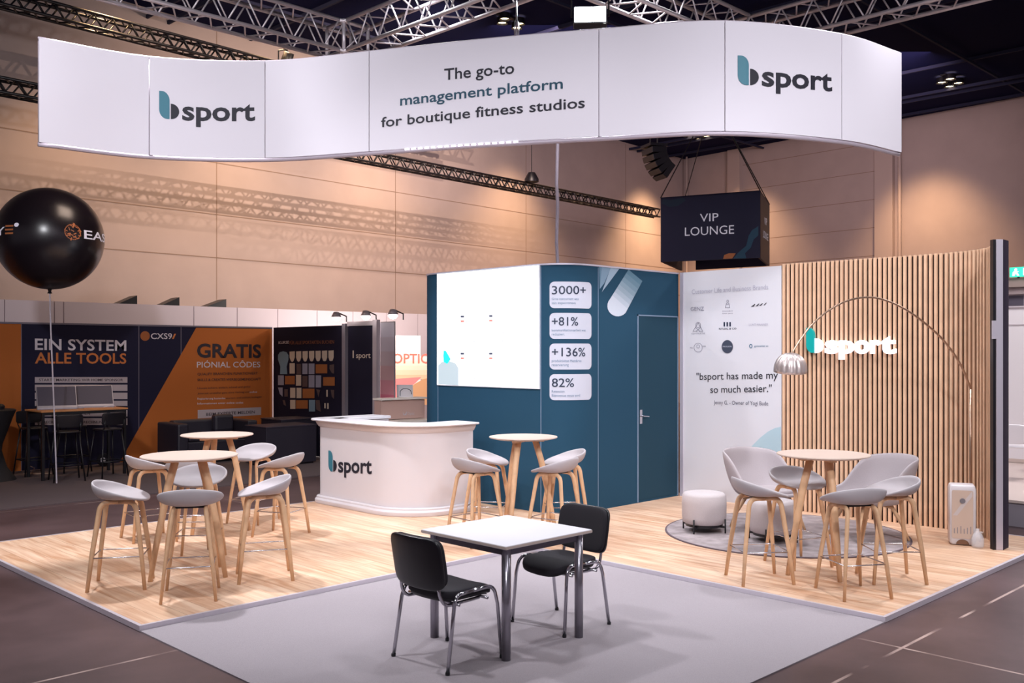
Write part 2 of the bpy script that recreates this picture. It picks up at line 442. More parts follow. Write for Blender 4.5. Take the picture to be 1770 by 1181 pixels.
# stat cards
CARDM = mat('pale_card', (196,199,214), 0.6)
INKB = mat('slate_ink', (36,48,72), 0.5); INKG = mat('grey_teal_ink', (96,122,150), 0.5)
cards = [(487,533,'3000+','Gros concurrent was','sain inspecromeva',509), (541,586,'+81%','kommunikationsarbeit was','reduziert',563), (594,639,'+136%','produktivitat Membros','reservierung',616), (647,692,'82%','Retencion','Bienvenue nous avril',669)]
for y0, y1, big, t1, t2, yb in cards:
    s0, z1 = TS.hit(950, y0); s1, _ = TS.hit(1022, y0); _, z0 = TS.hit(986, y1); _, z1 = TS.hit(986, y0)
    c = lpr('stat_card', TS, (lambda bb: (poly2(bb, rr(s0, s1, z0, z1, 0.06)), bb)[1])(NB()), CARDM, tb, 0.004)
    w = {5:(954,1012), 4:(954,999), 3:(954,992)}[len(big)] if big != '+136%' else (954,1011)
    o = lpr('lettering', TS, text_px(TS, big, w[0], w[1], yb, yb, 14.5, 0.008), INKB, tb, 0.007); o.parent = c
    b = text_px(TS, t1, 954, 954+len(t1)*2.4, yb+10, yb+10, 4.4); text_px(TS, t2, 954, 954+len(t2)*2.4, yb+17, yb+17, 4.4, bm=b)
    o = lpr('small_print', TS, b, INKG, tb, 0.007); o.parent = c
# pale diagonal strokes printed near the top
def lerpc(a, c, t): return tuple(a[i]+(c[i]-a[i])*t for i in range(3))
for q in range(8):
    t0, t1 = q/8, (q+1)/8
    m = mat('fading_stroke_%d' % q, lerpc((200,208,222), (70,112,134), t0), 0.5)
    A0, B0, A1, B1 = (1054,517), (1081,541), (1086,466), (1110,486)
    L_ = lambda P, Q, t: (P[0]+(Q[0]-P[0])*t, P[1]+(Q[1]-P[1])*t)
    b = polypx(TS, [L_(A0,A1,t0), L_(B0,B1,t0), L_(B0,B1,t1), L_(A0,A1,t1)])
    if q == 0:
        cx_, cy_ = (A0[0]+B0[0])/2, (A0[1]+B0[1])/2; r = math.hypot(A0[0]-B0[0], A0[1]-B0[1])/2
        a0 = math.atan2(B0[1]-A0[1], B0[0]-A0[0])
        polypx(TS, [(cx_+r*math.cos(a0+PI*k/12), cy_+r*math.sin(a0+PI*k/12)) for k in range(13)], b)
    lpr('printed_stroke', TS, b, m, tb, 0.0035)
for q, c in enumerate(((150,172,192), (120,148,172), (92,126,150))):
    xs = [(1072,462,1056,484), (1056,462,1044,490), (1040,461,1036,502)][q]
    x1 = [1040+18, 1044, 1036][q]
    pts = [(xs[0], xs[1]), (xs[2], xs[3]), ([1040,1036,1036][q], [505,500,500][q]), ([1056,1040,1035][q], 461)]
    lpr('printed_stroke', TS, polypx(TS, pts), mat('upper_stroke_%d' % q, c, 0.5), tb, 0.0035+0.0004*q)
# ================================================================ LED SCREEN on the teal wall
sc = empty('led_screen', (8.46, 8.9, 1.8), 0, 'large glowing white screen with four small profile entries on the teal cabin wall', 'screen')
s0, _ = TS.hit(757,500); s1, _ = TS.hit(934,500); _, zb = TS.hit(846,669.5)
part('screen_housing', wall_bm(NB(), TS, s0, s1, zb, TH+0.01, 0.02, 0.001), mat('screen_frame', (215,218,226), 0.4), sc)
SCR = mat('screen_glow', (250,250,253), 0.5, emit=(250,251,255), es=1.15)
part('display', wall_bm(NB(), TS, s0+.012, s1-.012, zb+.012, TH-0.004, 0.024, 0.0205), SCR, sc)
SI = mat('screen_ink_grey', (90,90,110), 0.8, emit=(150,150,170), es=0.5)
SD = mat('screen_ink_dark', (60,64,86), 0.5, emit=(70,74,96), es=0.6)
SRd = mat('screen_ink_red', (200,120,110), 0.5, emit=(200,120,110), es=0.6)
SC_ = mat('screen_cyan', (40,205,205), 0.5, emit=(30,205,205), es=0.9)
SP = mat('screen_pale', (120,130,136), 0.8, emit=(205,220,228), es=0.75)
bi, bd, brr = NB(), NB(), NB()
def rpx(bm, S, x0, x1, y0, y1): return polypx(S, [(x0,y0),(x1,y0),(x1,y1),(x0,y1)], bm)
for cx0, cy0 in ((799,546),(848,545),(799,610),(848,610)):
    rpx(bd, TS, cx0, cx0+6, cy0, cy0+3); rpx(brr, TS, cx0, cx0+6, cy0+8, cy0+11)
    text_px(TS, 'Julian', cx0+9, cx0+17, cy0+6, cy0+6, 3, bm=bi); text_px(TS, 'gym', cx0+9, cx0+20, cy0+11, cy0+11, 2.5, bm=bi)
    for r_ in range(2):
        text_px(TS, 'Total visits', cx0, cx0+15, cy0+27+14*r_, cy0+27+14*r_, 2.4, bm=bi); text_px(TS, 'Next class', cx0+21, cx0+36, cy0+26+14*r_, cy0+26+14*r_, 2.4, bm=bi)
        text_px(TS, '12', cx0, cx0+4, cy0+33+14*r_, cy0+33+14*r_, 3, bm=bd); text_px(TS, '08', cx0+21, cx0+25, cy0+32+14*r_, cy0+32+14*r_, 3, bm=bd)
text_px(TS, 'Community', 830, 848, 472.5, 471, 2.5, bm=bi)
lpr('screen_text', TS, bi, SI, sc, 0.028); lpr('profile_picture', TS, bd, SD, sc, 0.029); lpr('profile_picture', TS, brr, SRd, sc, 0.029)
lpr('pale_shape', TS, polypx(TS, [(760,664),(760,632),(766,626),(778,624),(790,628),(795,636),(795,666)]), SP, sc, 0.0275)
lpr('screen_emblem', TS, polypx(TS, [(770,606),(774,607),(778,614),(782,621),(776,629),(770,626),(769,615)]), SC_, sc, 0.03)
# ================================================================ WHITE GRAPHIC WALL
WS = Surf([(10.83,7.62), (10.83,6.13)])
wr = empty('white_graphic_wall', (10.83, 7.62, PH), 0, 'white printed wall panel with customer logos and a quote, between teal cabin and slats', 'partition wall')
part('wall_panel', wall_bm(NB(), WS, 0, WS.L, PH, TH+0.02, 0, -0.06), mat('white_print', (216,215,223), 0.7), wr)
b = NB(); wall_bm(b, WS, -0.02, 0.03, PH, TH+0.02, 0.012, -0.06); part('edge_profile', b, mat('pale_profile'), wr)
GI = mat('grey_ink', (130,128,146), 0.6); GL = mat('pale_grey_ink', (180,178,194), 0.6)
lpr('lettering', WS, text_px(WS, 'Customer Life and Business Brands', 1196, 1328, 508.5, 500, 8.0), GL, wr)
b = NB()
text_px(WS, '"bsport has made my', 1204, 1345, 657, 654.5, 12, 0.004, bm=b)
text_px(WS, 'so much easier."', 1228, 1334, 679.5, 677.5, 12, 0.004, bm=b)
lpr('quote_lettering', WS, b, INK, wr)
lpr('signature_lettering', WS, text_px(WS, 'Jenny G. - Owner of Yogi Bude', 1234, 1328, 699, 701, 6.8), mat('mid_grey_ink', (92,92,110), 0.6), wr)
def ring_px(bm, S, cx, cy, rx, ry, w=1.0, n=20):
    o = [S.hit(cx+rx*math.cos(2*PI*i/n), cy+ry*math.sin(2*PI*i/n)) for i in range(n)]
    q = [S.hit(cx+(rx-w)*math.cos(2*PI*i/n), cy+(ry-w)*math.sin(2*PI*i/n)) for i in range(n)]
    vo = [bm.verts.new((x,y,0)) for x,y in o]; vi = [bm.verts.new((x,y,0)) for x,y in q]
    for i in range(n): bm.faces.new([vo[i], vo[(i+1)%n], vi[(i+1)%n], vi[i]])
def line_px(bm, S, x0, y0, x1, y1, w=0.8):
    L = math.hypot(x1-x0, y1-y0); nx, ny = -(y1-y0)/L*w/2, (x1-x0)/L*w/2
    polypx(S, [(x0+nx,y0+ny),(x1+nx,y1+ny),(x1-nx,y1-ny),(x0-nx,y0-ny)], bm)
b = NB(); text_px(WS, 'GENZ', 1194, 1217, 537.5, 537, 6.5, bm=b); lpr('customer_logo', WS, b, GI, wr)
b = NB(); ring_px(b, WS, 1258, 521, 2, 2.5, .7)
for l_ in ((1256,524,1254,532),(1260,524,1262,532),(1254,532,1262,532),(1256,526,1260,526)): line_px(b, WS, *l_)
text_px(WS, 'EXCALIBUR', 1249, 1267, 539, 538.5, 1.8, bm=b); text_px(WS, 'boxe paris', 1249, 1267, 543, 542.5, 2, bm=b); lpr('customer_logo', WS, b, GI, wr)
b = NB()
for x, w in ((1298,6),(1306,5),(1312,5),(1320,3.5)): polypx(WS, [(x,530.5-(x-1298)*.12),(x+w+1,525.5-(x-1298)*.1),(x+w+2,526-(x-1298)*.1),(x+w-1,530-(x-1298)*.12)], b)
lpr('customer_logo', WS, b, INK, wr)
b = NB()
for l_ in ((1207,558,1198,573),(1207,558,1215,573),(1198,573,1206,573),(1208,573,1215,573),(1202,566,1210,573),(1212,566,1203,573)): line_px(b, WS, *l_)
ring_px(b, WS, 1207, 562, 4.5, 5, .7); text_px(WS, 'YOGA COLLECTIVE', 1195, 1219, 578, 577.5, 2.2, bm=b); lpr('customer_logo', WS, b, GI, wr)
b = NB()
for x in (1251,1256,1261): rpx(b, WS, x, x+2.6, 557, 564.5)
text_px(WS, 'RITUAL & CO', 1243, 1273, 570, 569.5, 2.8, .01, bm=b); lpr('customer_logo', WS, b, mat('slate_ink'), wr)
lpr('customer_logo', WS, text_px(WS, 'LUNT MANNER', 1295, 1328, 563.5, 563, 4), GL, wr)
b = NB(); ring_px(b, WS, 1207, 601, 7.5, 8, .7); ring_px(b, WS, 1207, 599, 3, 3.2, .6); text_px(WS, 'MUL', 1193, 1198, 602.5, 602.5, 2.5, bm=b); text_px(WS, 'DN', 1215, 1220, 600, 600, 2.5, bm=b); lpr('customer_logo', WS, b, GI, wr)
lpr('customer_logo', WS, polypx(WS, [(1257.5+9.8*math.cos(2*PI*i/28), 599.5+11.5*math.sin(2*PI*i/28)) for i in range(28)]), mat('slate_disc', (62,68,86), 0.6), wr)
lpr('customer_logo', WS, text_px(WS, 'PAVILION', 1250, 1265, 600.5, 600.3, 2.4), CARDM, wr, 0.007)
b = NB(); ring_px(b, WS, 1298, 598.5, 2.8, 3.8, 1.3); text_px(WS, 'gymcenter us', 1304, 1328, 600, 599.5, 3.2, .004, bm=b); lpr('customer_logo', WS, b, mat('blue_ink', (70,112,140), 0.6), wr)
# pale blue printed curve at the lower right
lpr('printed_curve', WS, polypx(WS, [(1350,738),(1340,740),(1328,746),(1314,757),(1302,769),(1290,783),(1350,790)]), mat('pale_blue_print', (178,204,216), 0.6), wr, 0.003)
# ================================================================ SLAT WALL
SZ = 3.08
SW = Surf([(10.83,6.12), (10.85,5.2), (10.87,4.4), (10.86,4.15), (10.82,3.95), (10.74,3.78), (10.62,3.64), (10.46,3.54), (10.28,3.47), (10.11,3.42)])
sw = empty('slatted_wall', (10.83, 6.12, PH), 0, 'tall wall of vertical oak slats on dark backing, curving forward at its right end', 'partition wall')
part('backing_board', wall_bm(NB(), SW, 0, SW.L, PH, SZ-0.01, -0.034, -0.07), mat('dark_backing', (44,20,14), 0.9), sw)
SLM = mat('slat_oak', (228,188,156), 0.55, noise=0.08, nscale=6)
b = NB(); k = 0.004
while k < SW.L-0.034:
    a = SW.at(k+0.0165, 0, 0.0); t = SW.seg(k+0.0165); n = SW.nrm(t); tt = Vector((-n.y, n.x)); M = Matrix(((tt.x, n.x, 0, a.x), (tt.y, n.y, 0, a.y), (0,0,1,0), (0,0,0,1)))
    box(b, -0.0148, 0.0148, -0.032, 0.0, PH, SZ, M); k += 0.0575
sl = part('slats', b, SLM, sw)
# end post
pr = empty('end_post', (10.08, 3.40, PH), 0, 'tall narrow aluminium post with dark sides closing the right end of the slatted wall', 'post')
c0 = Vector((10.09, 3.41)); M = Matrix(((RX, FX, 0, c0.x), (RY, FY, 0, c0.y), (0,0,1,0), (0,0,0,1)))
part('profile', box(NB(), 0.028, 0.094, -0.04, 0.02, PH, 3.10, M), mat('pale_aluminium', (205,198,210), 0.4, 0.3), pr, bevel=0.003)
b = NB(); prism(b, [(0.0945,-0.038),(0.099,-0.036),(0.215,0.09),(0.215,0.14),(0.0945,0.14)], PH, 3.10); bmesh.ops.transform(b, matrix=M, verts=b.verts)
part('side_panel', b, mat('dark_side_print_post', (50,42,58), 0.6, spec=0.2), pr)
part('side_strip', box(NB(), 0.0, 0.0275, -0.030, 0.03, PH, 3.10, M), BLACKP, pr)
part('latch', box(NB(), -0.015, 0.0275, -0.045, -0.032, 2.12, 2.30, M), mat('pale_aluminium'), pr)
# illuminated sign
sg = empty('illuminated_sign', (10.78, 5.2, 2.1), 0, 'glowing white and teal letters spelling a studio software name on the oak slats', 'sign')
s0, z0 = SW.hit(1397,610); s1, z1 = SW.hit(1551,611.5); _, zt = SW.hit(1397,567)
kx = (s1-s0)/493.0; ky = (zt-z0)/143.0
GLOW = mat('letter_glow', (245,245,252), 0.4, emit=(240,240,255), es=1.1)
TGL = mat('letter_teal', (0,150,148), 0.4, emit=(0,165,160), es=0.25)
def thickletters(name, bm2, m, o0, o1):
    geo = bmesh.ops.extrude_face_region(bm2, geom=bm2.faces[:])
    for v in [g for g in geo['geom'] if isinstance(g, bmesh.types.BMVert)]: v.co.z = 1
    for v in bm2.verts: v.co = SW.at(v.co.x, v.co.y, o1 if v.co.z > 0.5 else o0)
    return part(name, bm2, m, sg)
b = NB(); poly2(b, leaf2(s0, z0, 46*kx, 143*ky)); thickletters('letter', b, TGL, 0.012, 0.055)
b = NB(); poly2(b, [(s0+50*kx, z0)]+[(s0+50*kx+44*kx*math.cos(t), z0+40*ky+42*ky*math.sin(t)) for t in [-PI/2+PI*i/14 for i in range(15)]]+[(s0+50*kx, z0+80*ky)]); thickletters('letter', b, GLOW, 0.012, 0.055)
tx = text_bm('sport', 0.035); ta, tb_, _, _ = bounds(tx); tx.free()
pos = [(108,180),(186,268),(272,352),(360,408),(410,493)]
for ch, (a, c) in zip('sport', pos):
    b = text_into(NB(), ch, s0+a*kx, s0+c*kx, z0, z0, 97*ky, 0.035); thickletters('letter', b, GLOW, 0.012, 0.055)
# ================================================================ RECEPTION COUNTER
def counter_path(o, z=0):
    return fillet([(8.02, 10.66+o), (7.05-o, 10.66+o), (7.05-o, 8.76-o), (8.05+o*0.6, 8.76-o)], [0.10+o, 0.62+o], 12)
cn = empty('reception_counter', (7.4, 9.6, PH), 0, 'white curved reception counter with a dark and teal logo, in front of teal cabin', 'counter')
CS = Surf(counter_path(0))
CWH = mat('counter_white', (208,201,205), 0.4)
part('front_panel', wall_bm(NB(), CS, 0, CS.L, PH+0.06, 1.09, 0, -0.04), CWH, cn, smooth=False)
def ring_profile(path0, prof):   # sweep a profile (offset, z) along the counter
    bm = NB(); S0 = Surf(path0); ss = S0.a; cols = []
    for s in ss: cols.append([bm.verts.new(S0.at(s, z, o)) for o, z in prof])
    n = len(prof)
    for a, c in zip(cols, cols[1:]):
        for j in range(n): bm.faces.new([a[j], a[(j+1)%n], c[(j+1)%n], c[j]])
    bm.faces.new(cols[0]); bm.faces.new(cols[-1][::-1]); return bm
part('plinth', ring_profile(counter_path(0), [(0.06,PH),(0.068,PH+0.02),(0.068,PH+0.05),(0.055,PH+0.066),(0.045,PH+0.07),(0.045,PH+0.09),(0.03,PH+0.10),(0.001,PH+0.10),(0.001,PH)]), CWH, cn, bevel=0.004)
part('countertop', ring_profile(counter_path(0), [(0.11,1.105),(0.118,1.117),(0.11,1.13),(-0.30,1.13),(-0.30,1.095),(0.05,1.095)]), mat('counter_top_white', (224,221,228), 0.3), cn, bevel=0.003)
part('top_moulding', ring_profile(counter_path(0), [(0.001,1.02),(0.02,1.03),(0.05,1.075),(0.055,1.094),(0.001,1.094)]), CWH, cn)
part('back_panel', wall_bm(NB(), CS, 0.02, CS.L-0.02, PH, 1.09, -0.24, -0.28), CWH, cn)
def logo_root(S, root, *a, **k):
    before = set(bpy.data.objects); logo(S, *a, root, **k)
    for o in set(bpy.data.objects)-before:
        rel(o, root)
TL = mat('logo_teal', (52,112,130), 0.6)
logo_root(CS, cn, 568, 643, 815, 819, 36, mt=TL, md=INK)
# ================================================================ HANGING BANNER
bp = [(67,9.32),(258,9.93),(458,10.08),(638,9.75),(840,9.36),(1035,9.08),(1253,8.85),(1455,9.215),(1558,9.80)]
raw = [Vector(W(d, (px-CX)/FP*d)) for px, d in bp]
def catmull(P, n=6):
    Q = [P[0]*2-P[1]]+P+[P[-1]*2-P[-2]]; out = []
    for i in range(1, len(Q)-2):
        for k in range(n):
            t = k/n; a, b_, c, d = Q[i-1], Q[i], Q[i+1], Q[i+2]
            out.append(0.5*((2*b_)+(c-a)*t+(2*a-5*b_+4*c-d)*t*t+(3*b_-a-3*c+d)*t**3))
    out.append(P[-1]); return out
BS = Surf([tuple(p) for p in catmull(raw)])
BZ0, BZ1 = 4.02, 5.03
bn = empty('hanging_banner', (*raw[4], 4.02), 0, 'long white S-curved fabric banner with slogan hanging from the roof trusses', 'banner')
sm = [0.0]+[BS.hit(x, 150)[0] for x in (258,458,638,1035,1253,1455)]+[BS.L]
for a, c in zip(sm, sm[1:]):
    part('fabric_panel', wall_bm(NB(), BS, a+0.004, c-0.004, BZ0, BZ1, 0, -0.012), FABRIC, bn)
RAILM = mat('rail_grey', (176,164,176), 0.5, 0.2)
for z in (BZ0-0.018, BZ1-0.005):
    b = NB(); tube(b, [BS.at(s, z, -0.03) for s in BS.a], 0.022, 8); part('frame_rail', b, RAILM, bn, smooth=True)
for s in sm:
    b = NB(); s_ = min(max(s, 0.02), BS.L-0.02); tube(b, [BS.at(s_, BZ0, -0.035), BS.at(s_, BZ1, -0.035)], 0.02, 8); part('frame_upright', b, RAILM, bn, smooth=True)
b = NB(); wall_bm(b, BS, BS.L-0.002, BS.L+0.004, BZ0, BZ1, 0.0, -0.09); part('end_cap', b, FABRIC, bn)
# led strip along part of the lower rail
s0 = BS.hit(700,260)[0]; s1 = BS.hit(900,250)[0]; b = NB()
for i in range(17):
    a = s0+(s1-s0)*i/17; wall_bm(b, BS, a, a+(s1-s0)/17*0.62, BZ0-0.016, BZ0-0.001, 0.006, -0.005)
part('light_strip', b, mat('strip_glow', (250,248,255), 0.5, emit=(250,248,255), es=2.0), bn)
logo_root(BS, bn, 275, 441, 205, 208, 48, mt=TL, md=INK)
logo_root(BS, bn, 1275, 1438, 147, 157.5, 51, mt=mat('logo_teal'), md=INK)
TB = mat('dark_teal_ink', (26,66,86), 0.7)
for tx_, q, m_ in (('The go-to', (768, 889, 138.5, 127, 19.5), INK), ('for boutique fitness studios', (659, 1011, 220, 186, 18.5), INK), ('management platform', (692, 973, 182.5, 153, 18.5), TB)):
    for wb_ in words(text_px(BS, tx_, *q, 0.012), 0.036): lpr('lettering', BS, wb_, m_, bn, 0.004)
# hanging wires of the banner
def wire(px, d, z0, z1, label, r=0.008, m=STEEL, shackle=True, name='hanging_wire', sway=0.0):
    x, y = W(d, (px-CX)/FP*d)
    t = empty(name, (x, y, z0), 0, label, 'cable')
    b = NB(); n = 12
    tube(b, [(math.sin(i*2.1)*sway, 0, (z1-z0)*i/n) for i in range(n+1)], r, 8); obj('cable', b, m, t, smooth=True)
    if shackle:
        b = NB(); tube(b, [(-0.022,0,0.0),(-0.026,0,0.09),(-0.012,0,0.15),(0,0,0.165),(0.012,0,0.15),(0.026,0,0.09),(0.022,0,0.0)], 0.007, 8); obj('shackle', b, m, t, smooth=True)
    return t
wire(893, 9.30, BZ1+0.0, CZ-.02, 'thin steel wire with shackle holding the middle of the banner')
wire(963, 12.6, 2.9, 6.0, 'grey power cable dropping from the truss down behind the teal cabin', r=0.022, m=mat('cable_grey', (150,138,150), 0.5), shackle=False, name='power_cable', sway=0.012)
# ================================================================ TRUSSES
def truss(name, p0, p1, size, label, m, rc=0.026, rb=0.011, bay=None, group=None):
    p0, p1 = Vector(p0), Vector(p1); d = p1-p0; L = d.length
    t = empty(name, p0, math.atan2(d.y, d.x), label, 'truss', group)
    h = size/2; bay = bay or size*1.15
    cs = [(-h,-h),(h,-h),(h,h),(-h,h)]
    for y, z in cs: obj('chord', tube(NB(), [(0,y,z),(L,y,z)], rc, 10), m, t, smooth=True)
    n = max(2, int(round(L/bay)))
    for k in range(4):
        a, c = cs[k], cs[(k+1)%4]; b = NB()
        for i in range(n):
            x0, x1, xm = L*i/n, L*(i+1)/n, L*(i+0.5)/n
            tube(b, [(x0,*a),(xm,*c)], rb, 6); tube(b, [(xm,*c),(x1,*a)], rb, 6)
        obj('bracing', b, m, t, smooth=True)
    return t
TZ, TSZ = 6.25, 0.40
J = (7.78, 11.02)
truss('roof_truss', (0.5, J[1], TZ), (J[0]-0.28, J[1], TZ), TSZ, 'silver box truss running in from the upper left to the corner joint', TRUSSM)
truss('roof_truss', (J[0], J[1]-0.28, TZ), (J[0], 1.0, TZ), TSZ, 'silver box truss rising to the right from the corner joint above the slogan', TRUSSM)
truss('roof_truss', (11.5, 7.3, TZ), (11.5, 1.0, TZ), TSZ, 'silver box truss over the right end of the banner', TRUSSM)
truss('roof_truss', (J[0]+0.28, 7.04, TZ), (11.25, 7.04, TZ), TSZ, 'short silver box truss beside the bright floodlight', TRUSSM)
jt = empty('truss_joint', (J[0], J[1], TZ), 0, 'silver cube-shaped corner joint where two roof trusses meet above the banner', 'truss')
for a, c in ((-.2,-.2),(.2,-.2),(.2,.2),(-.2,.2)):
    obj('chord', tube(NB(), [(a,c,-.23),(a,c,.23)], 0.026, 10), TRUSSM, jt, smooth=True)
for z in (-.2,.2):
    b = NB()
    for (a, c), (e, f) in (((-.27,-.2),(.27,-.2)),((.2,-.27),(.2,.27)),((.27,.2),(-.27,.2)),((-.2,.27),(-.2,-.27))): tube(b, [(a,c,z),(e,f,z)], 0.026, 10)
    obj('frame', b, TRUSSM, jt, smooth=True)
b = NB()
for z in (-.2,.2): tube(b, [(-.2,-.2,z),(.2,.2,z)], 0.011, 6)
for (a, c), (e, f) in (((-.2,-.2),(.2,-.2)),((.2,-.2),(.2,.2)),((.2,.2),(-.2,.2)),((-.2,.2),(-.2,-.2))): tube(b, [(a,c,-.2),(e,f,.2)], 0.011, 6)
obj('bracing', b, TRUSSM, jt, smooth=True)
def wpt(k, o, z): x, y = lw(k, o); return (x, y, z)
truss('black_truss', wpt(33, 2.1, 6.62), wpt(5.2, 2.1, 6.62), 0.25, 'long black truss along the beige wall, seen below the banner', BLACKM, 0.028, 0.016, 0.36)
truss('black_truss', wpt(33, 2.1, 8.15), wpt(14, 2.1, 8.15), 0.26, 'upper black truss with stage lamps crossing the wall behind the silver truss', BLACKM, 0.030, 0.017, 0.36)
# chain hoist on the lower black truss
x, y = W(27.2, (919-CX)/FP*27.2)
h = empty('chain_hoist', (x, y, 6.75), 0, 'small black hoist hanging on a wire over the black wall truss', 'hoist')
obj('hoist_body', lathe(NB(), [(0,0.0),(0.2,0.02),(0.2,0.1),(0.1,0.28),(0,0.3)], 16), BLACKM, h)
obj('cable', tube(NB(), [(0,0,0.3),(0,0,CZ-6.77)], 0.012, 6), BLACKM, h)
# stage lamps on the upper black truss
def stage_lamp(x, y, z, rz, label, s=1.0):
    t = empty('stage_lamp', (x, y, z), rz, label, 'lamp')
    M = Matrix.Rotation(math.radians(35), 4, 'Y')
    b = NB(); lathe(b, [(0,-.22),(.09,-.21),(.10,0.0),(.13,.14),(.13,.22),(.11,.22),(.10,.1),(0,.08)], 18); bmesh.ops.transform(b, matrix=Matrix.Scale(s,4) @ M @ Matrix.Rotation(PI/2*1.3,4,'Y'), verts=b.verts)
    obj('lamp_body', b, BLACKM, t, smooth=True)
    obj('yoke', tube(NB(), [(0,-.15*s,0),(0,-.15*s,.2*s),(0,0,.26*s),(0,.15*s,.2*s),(0,.15*s,0)], .014*s, 6), BLACKM, t)
    obj('clamp', box(NB(), -.03*s,.03*s,-.03*s,.03*s,.25*s,.36*s), BLACKM, t); return t
for px, py, lb in ((312,52,'black stage lamp clamped to the upper black truss, the left one'), (396,82,'black stage lamp at the middle of the upper black truss'), (440,92,'black stage lamp nearest the silver truss on the upper black truss')):
    kk = SL.hit(px, py)[0]; kk = SL.L-kk; x, y = lw(kk-1.2, 2.3); 
    stage_lamp(x, y, 8.25, ang(0.6,-.8), lb, 1.25)
# curved black loudspeaker array hanging under the ceiling
x, y = W(25.0, (1130-CX)/FP*25.0)
ml = empty('loudspeaker_array', (x, y, 7.25), ang(-.35,-1), 'curved black loudspeaker column hanging under the ceiling left of the VIP sign', 'loudspeaker')
px_, pz_, an = 0.0, 0.0, 4.0
for i in range(5):
    M = Matrix.Translation((px_, 0, pz_)) @ Matrix.Rotation(math.radians(an), 4, 'Y')
    obj('speaker_cabinet', box(NB(), -.22,.20,-.30,.30,-.150,.0, M), BLACKM, ml, bevel=.01)
    px_ += -math.sin(math.radians(an))*.153; pz_ -= math.cos(math.radians(an))*.153; an += 12.5
obj('hanging_frame', box(NB(), -.26,.24,-.28,.28,.02,.09), BLACKM, ml)
b = NB(); tube(b, [(0,-.2,.09),(0,-.2,CZ-7.27)], .02, 8); tube(b, [(0,.2,.09),(0,.2,CZ-7.27)], .02, 8); obj('hanging_rods', b, BLACKM, ml)
# floodlight with the glaring lens
fx, fy = W(10.9, (1020-CX)/FP*10.9); fz = 2+(HY-27)/FP*10.9
fl = empty('floodlight', (fx, fy, fz), math.atan2(RY, RX)-0.08, 'glaring white rectangular floodlight above the banner, beside the short truss', 'lamp')
M = Matrix.Rotation(math.radians(-16), 4, 'X')
obj('lamp_housing', box(NB(), -.19,.19,-.02,.10,-.11,.11, M), BLACKM, fl, bevel=0.01)
FLG = mat('flood_glow', (255,255,255), 0.5, emit=(240,250,255), es=14)
b = NB(); box(b, -.175,.175,-.030,-.021,-.095,.095, M); obj('lens', b, FLG, fl)
obj('bracket', tube(NB(), [(-.21,.04,0),(-.21,.04,.22),(0,.04,.27),(.21,.04,.22),(.21,.04,0)], .012, 6), BLACKM, fl)
# ceiling downlight clusters
DLM = mat('downlight_glow', (255,238,200), 0.5, emit=(255,226,170), es=9)
for px, py, lb in ((883,28,'four round warm downlights in the ceiling behind the slogan banner'), (1642,133,'four round warm downlights in the ceiling right of the banner'), (1205,227,'four round warm downlights seen under the right part of the banner')):
    d = (CZ-EYE)*FP/(HY-py); x, y = W(d, (px-CX)/FP*d)
    t = empty('downlight_cluster', (x, y, CZ-0.02), 0, lb, 'ceiling light', 'ceiling downlight clusters')
    r = 0.0055*d
    obj('mounting_frame', box(NB(), -3.4*r,3.4*r,-.5*r,.5*r,-.04,0), BLACKM, t)
    for a, c in ((-2.6,-1.0),(-1.3,1.0),(1.3,-1.0),(2.6,1.0)):
        o = obj('lamp_can', lathe(NB(), [(r*.95,-.02),(r*1.05,-.16),(r*.95,-.16),(r*.8,-.1)], 16, (a*r,c*r,0)), BLACKM, t)
        q = obj('glowing_disc', lathe(NB(), [(0,-.12),(r*.85,-.12),(r*.85,-.10),(0,-.10)], 16, (a*r,c*r,0)), DLM, t)
# ================================================================ BAR STOOLS AND HIGH TABLES
def shell_bm(bx, by, x0, seat, rim, z0, n=9, m=36, lip=0.02, wall=0.5, dish=0.03, lean=0.0, sq=2.5):
    """moulded shell: flat dish that turns up into a rim of height rim(theta)"""
    bm = NB(); c = bm.verts.new((x0, 0, z0)); rings = []
    for i in range(1, n+1):
        r = i/n; row = []
        for j in range(m):
            th = 2*PI*j/m; ct, st = math.cos(th), math.sin(th)
            k = 1.0/((abs(ct)**sq+abs(st)**sq)**(1/sq))
            h = rim(th)
            if r <= wall: q = r/wall*seat; z = dish*(r/wall)**2*0.3
            else:
                t = (r-wall)/(1-wall); q = seat+(1-seat)*math.sin(t*PI/2)**(1.0) if h > 0.05 else seat+(1-seat)*t
                z = dish*0.3 + h*(1-math.cos(t*PI/2)) if h > 0.05 else dish*0.3 + h*t*t
            row.append(bm.verts.new((x0+k*ct*bx*q + lean*min(0, ct)*max(0, z), k*st*by*q, z0+z)))
        rings.append(row)
    for j in range(m): bm.faces.new([c, rings[0][j], rings[0][(j+1)%m]])
    for a, d in zip(rings, rings[1:]):
        for j in range(m): bm.faces.new([a[j], a[(j+1)%m], d[(j+1)%m], d[j]])
    return bm
def stool_rim(th):
    f = (1-math.cos(th))/2
    return -0.03 + 0.172*f**0.95
